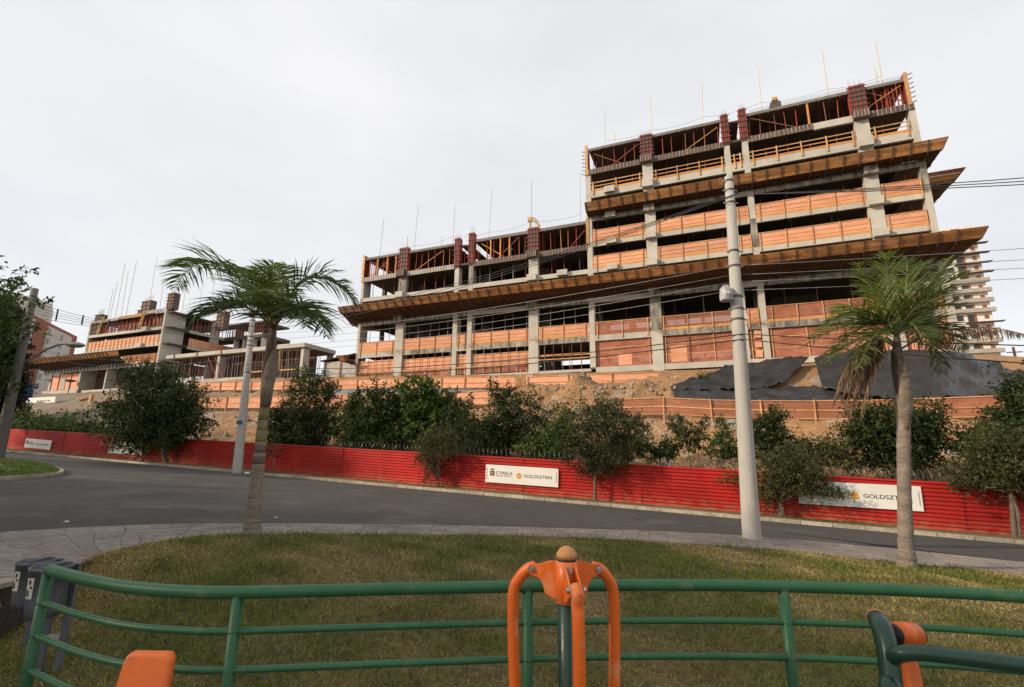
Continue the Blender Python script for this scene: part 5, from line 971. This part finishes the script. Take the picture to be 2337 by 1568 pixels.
# ------------------------------------------------------------------ palms
def frond(parent, pts, leaf, cols, k=95, w=.024, stem='frond_stem', r=.022, spread=1.0, hang=.16, start=.14, name='frond', fwd=1.0):
    k = int(k*.8); leaf *= 1.22
    P0, P1, P2 = (np.array(p, float) for p in pts); ts = np.linspace(0, 1, 14); C = np.array([(1-t)**2*P0 + 2*t*(1-t)*P1 + t*t*P2 for t in ts])
    o = MB().tube([Vector(p) for p in C], [r*(1-.85*t) for t in ts], 5).build(name, stem, parent, True)
    t = np.repeat(np.linspace(start, .995, k), 2) + RNG.normal(size=2*k)*.004; t = np.clip(t, start, 1); Q = ((1-t)**2)[:, None]*P0 + (2*t*(1-t))[:, None]*P1 + (t*t)[:, None]*P2
    T = unit(2*(1-t)[:, None]*(P1-P0) + 2*t[:, None]*(P2-P1)); side = unit(np.cross(T, np.array([0, 0, 1.0])) + 1e-6); up = np.cross(side, T); sg = np.tile([1.0, -1.0], k)[:, None]
    d = unit(T*fwd*RNG.uniform(.5, .75, (2*k, 1)) + side*sg*spread*RNG.uniform(.75, 1.05, (2*k, 1)) + up*np.where(RNG.uniform(size=(2*k, 1)) < .5, .55, -.05)*RNG.uniform(.6, 1.2, (2*k, 1)) + np.array([0, 0, -1])*hang)
    L = leaf*np.sin(np.pi*np.clip(.12+.86*t, 0, 1))**.6*RNG.uniform(.8, 1.15, 2*k); f_ = RNG.uniform(0, 1, (2*k, 1)); col = np.array(cols[0])*(1-f_)+np.array(cols[1])*f_; d2 = unit(d + np.array([0, 0, -1])*(hang*1.6+.15))
    me = bpy.data.meshes.new('leaflets'); S = unit(np.cross(d, RNG.normal(size=(2*k, 3))))*w*.5; M_ = Q + d*(L*.5)[:, None]; E_ = M_ + d2*(L*.5)[:, None]; v = np.stack([Q-S*.6, Q+S*.6, M_+S, M_-S, E_], 1).reshape(-1, 3); n = 2*k; i = np.arange(n)*5
    me.from_pydata(v.tolist(), [], [(a, a+1, a+2, a+3) for a in i] + [(a+3, a+2, a+4) for a in i]); a_ = me.attributes.new('tint', 'FLOAT_COLOR', 'POINT'); c4 = np.ones((n, 4)); c4[:, :3] = col; a_.data.foreach_set('color', np.repeat(c4, 5, 0).astype(np.float32).ravel()); me.materials.append(MATS['leaf']); link('leaflets', me, None, o); return o
def palm(label, base, trunk_px, widths, Y):
    root = empty('palm', base); tag(root, label, 'palm'); pts = [on_y(x, y, Y)-base for x, y in trunk_px]; pts[0] = Vector((0, 0, -.1)); rs = [w*.5*Y*.93/FPX for w in widths]
    K = 170; d = np.linspace(0, len(pts)-1, K); C = [pts[min(int(t), len(pts)-2)].lerp(pts[min(int(t), len(pts)-2)+1], t-min(int(t), len(pts)-2)) for t in d]
    rr = [np.interp(t, range(len(rs)), rs)*(1+.07*((j % 6) == 0)+.03*((j % 6) == 1)+random.uniform(-.008, .008)) for j, t in enumerate(d)]; MB().tube(C, rr, 18).build('trunk', 'palm_trunk', root, True); return root, pts, rs
PGREEN, PDARK, PLIGHT, DRY = ((.060, .095, .018), (.12, .155, .035)), ((.036, .062, .014), (.075, .10, .025)), ((.11, .17, .02), (.18, .23, .035)), ((.30, .19, .11), (.18, .115, .065))
bL = on_g(573, 1228, .1); YL = bL.y; PL, ptL, rsL = palm('left palm with yellow and brown trunk bands and long arching fronds', bL, [(573, 1228), (578, 1180), (588, 1080), (600, 960), (612, 880), (622, 800), (626, 745)], [44, 31, 27, 22, 22, 16, 11], YL)
for (ya, yb, m) in ((932, 960, 'palm_green_band'), (964, 985, 'palm_green_band'), (990, 1010, 'palm_green_band'), (1016, 1035, 'palm_brown'), (1040, 1060, 'palm_brown')):
    def tp(y): 
        ys = [1228, 1180, 1080, 960, 880, 800, 745]; xs = [573, 578, 588, 600, 612, 622, 626]; return on_y(float(np.interp(-y, [-a for a in ys], xs)), y, YL)-bL
    MB().tube([tp(yb), tp((ya+yb)/2), tp(ya)], [float(np.interp(-y_, [-1228, -1180, -1080, -960, -880], [44, 31, 27, 22, 22]))*.515*YL*.93/FPX for y_ in (yb, (ya+yb)/2, ya)], 18).build('trunk_band', m, PL, True)
sh_ = [on_y(x, y, YL-.06)-bL for x, y in ((606, 925), (610, 880), (622, 830), (628, 800))]; MB().tube(sh_, [.085, .105, .10, .045], 10).build('leaf_sheath', 'palm_trunk', PL, True)
sh_ = [on_y(x, y, YL-.02)-bL for x, y in ((603, 890), (610, 840), (618, 790), (622, 760))]; MB().tube(sh_, [.055, .085, .075, .035], 10).build('leaf_sheath', 'palm_brown', PL, True)
def fr(root, base, Y, a, b, c, dy=(0, 0), **k): return frond(root, [on_y(*a, Y)-base, on_y(b[0], b[1], Y+dy[0])-base, on_y(c[0], c[1], Y+dy[1])-base], **k)
cl = (624, 752)
for b, c, dy, col, kk in (((490, 505), (400, 655), (.2, .6), PGREEN, dict(k=110, leaf=.62)), ((545, 650), (440, 725), (-.6, -1.0), PDARK, dict(k=95, leaf=.6)), ((590, 640), (490, 715), (.8, 2.0), PDARK, dict(k=85, leaf=.55)),
    ((695, 552), (813, 692), (.2, .5), PGREEN, dict(k=110, leaf=.6)), ((690, 640), (745, 765), (-.3, -.5), PGREEN, dict(k=100, leaf=.58)), ((670, 650), (700, 745), (-.8, -1.6), PDARK, dict(k=90, leaf=.55)), ((606, 660), (592, 610), (-.2, -.5), PLIGHT, dict(k=80, leaf=.5)), ((640, 660), (655, 606), (.1, -.2), PLIGHT, dict(k=80, leaf=.5)), ((620, 650), (622, 600), (.3, .3), PGREEN, dict(k=80, leaf=.5)),
    ((600, 640), (585, 668), (-1.0, -1.9), PGREEN, dict(k=80, leaf=.42)), ((585, 600), (530, 615), (.9, 1.8), PGREEN, dict(k=80, leaf=.5))):
    fr(PL, bL, YL, cl, b, c, dy, cols=col, **kk)
bR = on_g(2069, 1299, .1); YR = bR.y; PR, ptR, rsR = palm('right palm with a hanging skirt of dead brown fronds', bR, [(2069, 1299), (2068, 1250), (2063, 1100), (2062, 960), (2058, 900), (2050, 820), (2046, 760)], [44, 31, 26, 28, 32, 20, 13], YR)
sh_ = [on_y(x, y, YR-.05)-bR for x, y in ((2066, 985), (2066, 920), (2060, 860), (2052, 815))]; MB().tube(sh_, [.06, .13, .12, .05], 10).build('leaf_sheath', 'palm_trunk', PR, True)
sh_ = [on_y(x, y, YR-.03)-bR for x, y in ((2052, 900), (2050, 850), (2047, 810), (2046, 780))]; MB().tube(sh_, [.05, .11, .10, .05], 10).build('leaf_sheath', 'palm_brown', PR, True)
cr_ = (2046, 765)
for b, c, dy, col, kk in (((2030, 660), (2020, 578), (-.3, -.6), PLIGHT, dict(k=80, leaf=.42)), ((2020, 690), (1958, 602), (-.2, -.8), PLIGHT, dict(k=80, leaf=.42)), ((2060, 660), (2110, 600), (.2, .4), PGREEN, dict(k=90, leaf=.45)), ((2090, 660), (2205, 625), (.1, .3), PGREEN, dict(k=100, leaf=.45)), ((2080, 690), (2160, 660), (-.5, -1.2), PGREEN, dict(k=90, leaf=.45)),
    ((1985, 680), (1905, 715), (-.2, -.6), PLIGHT, dict(k=95, leaf=.45)), ((1990, 690), (1835, 790), (-.2, -.4), PGREEN, dict(k=110, leaf=.48)), ((1990, 740), (1880, 830), (-.6, -1.2), PGREEN, dict(k=95, leaf=.45)), ((2000, 720), (1960, 840), (-.8, -1.3), PGREEN, dict(k=95, leaf=.45)), ((2110, 700), (2150, 850), (-.2, -.4), PDARK, dict(k=110, leaf=.48)),
    ((2130, 700), (2190, 800), (.2, .4), PDARK, dict(k=100, leaf=.45)), ((2080, 700), (2110, 790), (-.8, -1.4), PDARK, dict(k=95, leaf=.45)), ((2010, 650), (1980, 660), (.5, 1.2), PGREEN, dict(k=80, leaf=.45)), ((2075, 650), (2070, 590), (.2, .5), PGREEN, dict(k=80, leaf=.42)), ((2110, 660), (2165, 590), (.3, .6), PGREEN, dict(k=90, leaf=.42)), ((1990, 680), (1880, 740), (.3, .6), PGREEN, dict(k=95, leaf=.45)), ((2000, 700), (1900, 800), (.2, .3), PGREEN, dict(k=95, leaf=.45)), ((2090, 690), (2130, 800), (.2, .5), PDARK, dict(k=95, leaf=.45)), ((2100, 680), (2190, 700), (.4, .9), PGREEN, dict(k=90, leaf=.45))):
    kk['k'] = int(kk['k']*.8); kk['leaf'] *= 1.1; fr(PR, bR, YR, cr_, b, c, dy, cols=col, fwd=1.7, hang=.05, w=.022, **kk)
fr(PR, bR, YR, (2050, 800), (2180, 715), (2345, 765), (.1, .2), cols=DRY, leaf=.32, k=85, stem='dry_stem', hang=1.2, spread=.5, w=.02, name='dead_frond')
for x0, x1, y1_, dy in ((2000, 1955, 905, -.1), (1985, 1925, 945, -.2), (2010, 1975, 880, .1), (1975, 1910, 890, -.3), (1990, 1935, 965, .0), (1995, 1945, 930, .2), (1980, 1920, 915, .1), (2005, 1965, 955, -.2), (1970, 1900, 925, .15)): fr(PR, bR, YR, (2044, 795), (x0, 720), (x1, y1_), (dy, dy), cols=DRY, leaf=.36, k=70, stem='dry_stem', hang=1.3, spread=.45, w=.022, start=.35, name='dead_frond')

# weeds and rubble strewn over the cut slope: nobody could count them
sv = RNG.uniform(-70, 27, 5200); nv = 23.9 + RNG.exponential(2.6, 5200); keep = (nv < 36) & (fnoise(sv, nv, sd, 1.1) + RNG.normal(size=5200)*1.2 > .7); sv, nv = sv[keep], nv[keep]; P = []
for a, b in zip(sv, nv):
    for _ in range(9): q = W(a+random.gauss(0, .16), b+random.gauss(0, .16), 0); s_, n_, _z = SN(q); P.append((q.x, q.y, terrain(s_, max(23.5, n_))-.02))
blades(np.array(P), .15, .5, .045, ((.06, .085, .02), (.24, .19, .08)), 'weeds', 'scattered weeds and dry grass tufts on the bare slope', .45)
mat('rubble_stone', (.34, .28, .21), (.20, .15, .10), 1.5, .95); mb = MB()
for i in range(3200):
    a, b = random.uniform(-75, 27), random.uniform(24.5, 45.5)
    if random.random() < .3: a, b = random.gauss(-9, 4), random.uniform(32, 44)
    w = random.choice((.06, .08, .1, .12, .2, .3))*random.uniform(.7, 1.3); c = W(a, b, terrain(a, b)); i0 = len(mb.v)
    for d in ((1, 0, 0), (0, 1, 0), (-1, 0, 0), (0, -1, 0), (0, 0, 1), (0, 0, -1)): mb.v.append(tuple(c + Vector(d)*w*random.uniform(.5, 1.2)))
    mb.f += [(i0, i0+1, i0+4), (i0+1, i0+2, i0+4), (i0+2, i0+3, i0+4), (i0+3, i0, i0+4), (i0+1, i0, i0+5), (i0+2, i0+1, i0+5), (i0+3, i0+2, i0+5), (i0, i0+3, i0+5)]
tag(mb.build('rubble', 'rubble_stone'), 'loose stones and clods strewn over the slope', 'rubble', kind='stuff')
# ------------------------------------------------------------------ foreground: railing, exercise machines, bins
def paint(name, c, rough, scale=6, c2=None):
    m = mat(name, c, c2 or tuple(v*.86 for v in c), scale, rough, .03, 60, fine=.06, spec=.5); return m
paint('rail_green', (.016, .088, .034), .45, c2=(.024, .10, .043)); MATS['rail_green'].node_tree.nodes['Principled BSDF'].inputs['Specular IOR Level'].default_value = .35; paint('machine_green', (.008, .042, .027), .30); paint('machine_orange', (.70, .135, .012), .38, c2=(.62, .115, .012)); mat('cap_tan', (.48, .22, .08), (.40, .19, .085), 12, .6); mat('bolt_steel', (.55, .54, .52), (.35, .34, .33), 20, .3, metal=.9); mat('rubber', (.015, .016, .02), None, 5, .6); mat('bin_grey', (.085, .090, .105), (.11, .115, .13), 6, .5, .05, 30); mat('sticker', (.62, .60, .52), (.50, .48, .42), 8, .6); mat('print_dark', (.06, .05, .05), None, 5, .6)
FLOOR = -1.86
def wear(mname, col, scale, thr, width):
    nt = MATS[mname].node_tree; n, l = nt.nodes, nt.links; b = n['Principled BSDF']; src = b.inputs['Base Color'].links[0].from_socket
    g = n.new('ShaderNodeNewGeometry'); no = n.new('ShaderNodeTexNoise'); no.inputs['Scale'].default_value = scale; no.inputs['Detail'].default_value = 8; l.new(g.outputs['Position'], no.inputs['Vector']); mr = n.new('ShaderNodeMapRange'); mr.inputs[1].default_value = thr; mr.inputs[2].default_value = thr+width; l.new(no.outputs[0], mr.inputs[0])
    mx = n.new('ShaderNodeMix'); mx.data_type = 'RGBA'; l.new(mr.outputs[0], mx.inputs[0]); l.new(src, mx.inputs[6]); mx.inputs[7].default_value = (*col, 1); l.new(mx.outputs[2], b.inputs['Base Color']); m2 = n.new('ShaderNodeMapRange'); m2.inputs[3].default_value = b.inputs['Roughness'].default_value; m2.inputs[4].default_value = .8; l.new(mr.outputs[0], m2.inputs[0]); l.new(m2.outputs[0], b.inputs['Roughness'])
wear('rail_green', (.06, .11, .055), 9, .60, .10); wear('rail_green', (.13, .07, .035), 26, .70, .02); wear('machine_orange', (.30, .10, .04), 24, .68, .03); wear('machine_orange', (.62, .22, .08), 7, .58, .12); wear('machine_green', (.03, .05, .04), 12, .6, .1)
wear('asphalt', (.075, .068, .06), .55, .56, .10); wear('asphalt', (.030, .027, .025), 1.3, .64, .05)
def spline(P, k=12):
    P = [Vector(p) for p in P]; out = []
    for i in range(len(P)-1):
        a, b, c, d = P[max(i-1, 0)], P[i], P[i+1], P[min(i+2, len(P)-1)]
        for j in range(k): t = j/k; out.append(((2*b) + (c-a)*t + (2*a-5*b+4*c-d)*t*t + (3*b-a-3*c+d)*t**3)*.5)
    return out+[P[-1]]
RPX = [(112, 1300), (200, 1323), (300, 1341), (420, 1350), (545, 1352), (900, 1344), (1205, 1338), (1500, 1335), (1787, 1338), (2100, 1349), (2337, 1362), (2700, 1385)]
RZ = -.72; path = spline([on_z(x, y, RZ) for x, y in RPX], 10)
rail = empty('railing', (path[60].x, path[60].y, FLOOR)); tag(rail, 'curved green tubular railing across the foreground', 'railing'); o_ = -rail.location
MB().tube(path, .030, 16).build('top_rail', 'rail_green', rail, True, o_)
for z in (-.895, -1.065, -1.24, -1.41, -1.58, -1.74): MB().tube([Vector((p.x, p.y, z)) for p in path], .0165, 12).build('rail', 'rail_green', rail, True, o_)
for x, y in ((112, 1300), (545, 1352), (1205, 1338), (1787, 1338), (2420, 1366)):
    p = on_z(x, y, RZ); post = MB().tube([Vector((p.x, p.y, FLOOR)), Vector((p.x, p.y, RZ-.005))], .0275, 14).build('post', 'rail_green', rail, True, o_); MB().box(p.x-.06, p.x+.06, p.y-.06, p.y+.06, FLOOR, FLOOR+.012).build('base_plate', 'rail_green', post); wb = MB()
    for z in (RZ-.028, -.895, -1.065, -1.24):
        for q in range(10): t = q*math.pi/5; wb.lathe([(.001, -.005), (.006, 0), (.001, .005)], 6, (p.x+math.cos(t)*.0275, p.y+math.sin(t)*.0275, z+random.uniform(-.004, .004) + (.016*abs(math.sin(t)) if z > RZ-.1 else .0)))
    wb.build('weld_bead', 'rail_green', post, True)
# pendulum machine in the middle
MY = 2.36; mc = on_y(1293, 1250, MY); M0 = Vector((mc.x, mc.y, 0))
ma = empty('exercise_machine', (mc.x, mc.y, FLOOR)); tag(ma, 'orange and green pendulum exercise machine with three hanging handles in the middle', 'exercise machine'); om = Vector((0, 0, -FLOOR))
def zat(y, Y=MY): return on_y(1293, y, Y).z
rp_ = .045; MB().lathe([(rp_, FLOOR), (rp_, zat(1290))], 28).build('post', 'machine_green', ma, True, om)
zb_, zt_ = zat(1375), zat(1279); MB().lathe([(rp_+.001, zb_), (rp_+.007, zb_+.002), (rp_+.007, zt_-.002), (rp_+.001, zt_)], 32).build('sleeve', 'machine_orange', ma, True, om)
MB().lathe([(rp_-.001, zt_-.01), (rp_-.001, zt_+.012)], 28).build('ring', 'rubber', ma, True, om)
MB().lathe([(rp_+.003, zt_+.010), (rp_+.003, zt_+.030), (rp_-.004, zt_+.038), (rp_*.72, zt_+.052), (rp_*.35, zt_+.060), (.001, zt_+.062)], 28).build('cap', 'cap_tan', ma, True, om)
zbolt = zat(1306)
for k, (az, sp) in enumerate(((R(160), 0), (R(24), 0), (R(-82), 1))):
    d = Vector((math.cos(az), math.sin(az), 0)); t = Vector((-d.y, d.x, 0)); rb = .168 if not sp else .15
    ol = [(.046, zt_-.004), (.085, zt_-.008), (.13, zt_-.025), (rb+.012, zbolt+.022), (rb+.022, zbolt), (rb+.010, zbolt-.022), (.135, zbolt-.035), (.115, zbolt-.06), (.105, zbolt-.10), (.092, zb_+.022), (.07, zb_+.010), (.046, zb_+.008)]
    if sp: zbk = zat(1325); ol = [(.046, zt_-.012), (.08, zt_-.02), (.125, zbk+.03), (rb+.018, zbk+.005), (rb+.012, zbk-.02), (.12, zbk-.045), (.085, zbk-.07), (.06, zb_+.02), (.046, zb_+.008)]
    for q in ((-.024, .024) if sp else (0,)):
        b = MB().plate([d*r_+Vector((0, 0, z))+t*q for r_, z in ol], .007, t); pl_ = b.build('bracket_plate', 'machine_orange', ma, False, om); bv = pl_.modifiers.new('bevel', 'BEVEL'); bv.width = .0022; bv.segments = 2
    zk = zbolt if not sp else zbk; side = -1 if (t.y > 0) else 1; face = t*side if not sp else t
    for q in (((.006,)) if not sp else (.031, -.031)):
        c = d*rb+Vector((0, 0, zk))+face*q; ax = face*(1 if q > 0 else -1); bo = MB().tube([c, c+ax*.004], .0155, 16).tube([c+ax*.004, c+ax*.012], .010, 6).build('bolt', 'bolt_steel', ma, False, om)
    r0 = rb+.0; out = .100 if not sp else .03; off = -face*.022 if not sp else Vector()
    hp = [d*(r0-.01)+Vector((0, 0, zk+.004))+off, d*(r0+.03)+Vector((0, 0, zk-.010))+off, d*(r0+out*.72)+Vector((0, 0, zk-.055))+off, d*(r0+out)+Vector((0, 0, zk-.12))+off, d*(r0+out)+Vector((0, 0, zk-.30))+off, d*(r0+out-.012)+Vector((0, 0, zk-.55))+off, d*(r0+out-.02)+Vector((0, 0, zk-.95))+off]
    h = MB().tube(spline(hp, 8), .0265, 18).build('handle', 'machine_orange', ma, True, om)
    fp_ = d*(r0+out-.02)+Vector((0, 0, zk-.96)); MB().box(fp_.x-.16, fp_.x+.16, fp_.y-.09, fp_.y+.09, fp_.z-.015, fp_.z+.012).build('foot_plate', 'machine_orange', h, False)
dF = Vector((math.cos(R(-82)), math.sin(R(-82)), 0))
for z in (zat(1295), zat(1357)): c = dF*.053+Vector((0, 0, z)); MB().tube([c, c+dF*.006], .014, 14).tube([c+dF*.006, c+dF*.014], .009, 6).build('bolt', 'bolt_steel', ma, False, om)
MB().lathe([(.13, FLOOR), (.13, FLOOR+.014), (.05, FLOOR+.02)], 28).build('base_flange', 'machine_green', ma, True, om)
# orange seat back at bottom left
sc = on_y(338, 1500, 2.42); seat = empty('exercise_bench', (sc.x, sc.y, FLOOR)); tag(seat, 'exercise seat with a rounded orange back pad at bottom left', 'exercise bench'); os_ = -Vector((sc.x, sc.y, FLOOR))
def pp_(x, y, Y): return on_y(x, y, Y)
ol = [pp_(x, y, 2.42-.0004*(y-1486)) for x, y in ((287, 1510), (297, 1490), (306, 1486), (386, 1487), (394, 1491), (397, 1502), (392, 1530), (384, 1575), (372, 1640), (352, 1690), (250, 1690), (248, 1660), (262, 1590))]
pd_ = MB().plate(ol[::-1], .045, (.12, .99, .05)).build('back_pad', 'machine_orange', seat, False, os_); bv = pd_.modifiers.new('bevel', 'BEVEL'); bv.width = .016; bv.segments = 4
MB().tube([Vector((sc.x-.02, sc.y+.1, FLOOR)), Vector((sc.x-.02, sc.y+.1, -1.25)), Vector((sc.x, sc.y+.04, -1.12))], .035, 12).build('post', 'machine_green', seat, True, os_)
MB().box(sc.x-.2, sc.x+.2, sc.y-.45, sc.y-.02, -1.46, -1.42).build('seat', 'machine_orange', seat, False, os_); MB().tube([Vector((sc.x, sc.y-.25, FLOOR)), Vector((sc.x, sc.y-.25, -1.46))], .035, 12).build('post', 'machine_green', seat, True, os_)
# green machine at bottom right
gc = on_y(2014, 1420, 2.1); gm = empty('exercise_machine', (gc.x, gc.y, FLOOR)); tag(gm, 'dark green exercise machine with an orange swing hub at bottom right', 'exercise machine'); og = -Vector((gc.x, gc.y, FLOOR))
g0 = [on_y(x, y, Y) for x, y, Y in ((2002, 1412, 2.16), (2012, 1432, 2.10), (2024, 1478, 2.06), (2034, 1560, 2.03), (2040, 1640, 2.0))]; g0.append(Vector((g0[-1].x, g0[-1].y, FLOOR)))
MB().tube(spline(g0, 8), .037, 20).build('post', 'machine_green', gm, True, og); rim = g0[0]; ax = (g0[0]-g0[1]).normalized(); MB().tube([rim-ax*.004, rim+ax*.006], .0385, 20).build('end_rim', 'cap_tan', gm, True, og)
h0_, h1_ = on_y(2040, 1448, 2.16), on_y(2086, 1447, 2.20); MB().tube([h0_, h1_], .046, 24).build('hub', 'machine_orange', gm, True, og); dd = (h1_-h0_).normalized(); MB().tube([h1_, h1_+dd*.012, h1_+dd*.024], [.045, .043, .030], 24).build('hub_cap', 'rubber', gm, True, og); MB().tube([h0_-dd*.018, h0_], .040, 20).build('bearing', 'rubber', gm, True, og)
ar = [on_y(x, y, Y) for x, y, Y in ((2064, 1452, 2.18), (2070, 1500, 2.17), (2082, 1560, 2.15), (2100, 1700, 2.1))]; MB().tube(spline(ar, 6), .034, 16).build('swing_arm', 'machine_orange', gm, True, og)
br_ = [on_y(x, y, Y) for x, y, Y in ((2030, 1508, 2.05), (2050, 1494, 2.0), (2085, 1490, 1.97), (2150, 1495, 1.93), (2337, 1519, 1.85), (2500, 1545, 1.78))]; MB().tube(spline(br_, 8), .0275, 16).build('hand_bar', 'machine_green', gm, True, og)
MB().lathe([(.12, 0), (.12, .014), (.05, .02)], 24, (g0[-1].x-gc.x, g0[-1].y-gc.y, 0)).build('base_flange', 'machine_green', gm, True); MB().tube([br_[-1], Vector((br_[-1].x+.05, br_[-1].y, FLOOR))], .03, 12).build('support', 'machine_green', gm, True, og)
# two litter bins on posts
def bin_(label, tx, ty, Y, rx, foot, hpx):
    c = on_y(tx, ty, Y); gx, gy = c.x, c.y; gzv = FLOOR+.04; root = empty('litter_bin', (gx, gy, gzv)); tag(root, label, 'litter bin', 'litter bins on posts'); r = rx*Y*.9/FPX; h = hpx*Y*.85/FPX; zt = c.z-gzv
    n = 32; mb = MB(); mb.lathe([(r*.80, -h), (r*.84, -h*.82), (r*.86, -h*.80), (r*.88, -h*.66), (r*.90, -h*.64), (r*.985, -.02), (r*1.03, -.02), (r*1.03, .008), (r*.95, .008), (r*.93, -.02), (r*.78, -h+.02), (.001, -h+.02)], n, cap=False); mb.f.append(tuple(range(n))[::-1]); mb.build('bucket', 'bin_grey', root, True, Vector((0, 0, zt)))
    st_ = []; t0 = R(243)
    for j in range(2):
        for i in range(6): t = t0+i*R(5.5); rr = r*(.915+.055*j)+.003; st_.append((rr*math.cos(t), rr*math.sin(t), zt-h*.58+h*.42*j))
    b = MB(); b.v = st_; b.f = [(i, i+1, 7+i, 6+i) for i in range(5)]; s_ = b.build('sticker', 'sticker', root); b = MB()
    for (i0, z0, z1) in ((1, .12, .42), (3, .5, .62), (2, .7, .9)): t = t0+i0*R(5.5); b.quad(*[(rr*math.cos(a), rr*math.sin(a), zt-h*.58+h*.42*z) for a, z, rr in ((t, z0, r*(.915+.055*z0)+.006), (t+R(8), z0, r*(.915+.055*z0)+.006), (t+R(8), z1, r*(.915+.055*z1)+.006), (t, z1, r*(.915+.055*z1)+.006))])
    b.build('print_mark', 'print_dark', s_)
    for q in (1, -1): MB().box(q*r*.55-.025, q*r*.55+.025, r*.95, r*.95+.03, -.1, zt-.01).build('post', 'bin_grey', root)
    MB().box(-r*.6, r*.6, r*.96, r*.99, zt-h*1.6, zt-h*1.5).build('cross_strap', 'lamp_grey', root); MB().bar((0, -r*.9, zt+.004), (0, r*.9, zt+.004), .014).build('handle_bar', 'bin_grey', root)
bin_('rear grey plastic litter bin on posts, nearer the steps', 84, 1280, 4.65, 35, None, 104); bin_('front grey plastic litter bin on posts, behind the end of the railing', 120, 1292, 4.2, 40, None, 112)
# bits of litter
mat('litter_white', (.62, .60, .57), None, 8, .7)
for (x, y, w_, lab) in ((563, 1081, .30, 'crumpled white bag at the kerb beside the pole behind the palm'), (630, 1182, .09, 'small pale scrap on the asphalt near the left palm'), (150, 1192, .10, 'pale paper scrap on the road at left')):
    p = on_g(x, y, .0 if x != 563 else .12); mb = MB(); mb.lathe([(.001, .002), (w_*.5, .004), (w_*.42, w_*.16), (w_*.2, w_*.26), (.001, w_*.28)], 9); mb.v = [(v[0]*(1+.3*math.sin(v[1]*40)), v[1]*.6, v[2]*(1+.3*math.sin(v[0]*50))) for v in mb.v]; tag(mb.build('litter', 'litter_white', None, False, p), lab, 'litter')
bpy.context.view_layer.update()
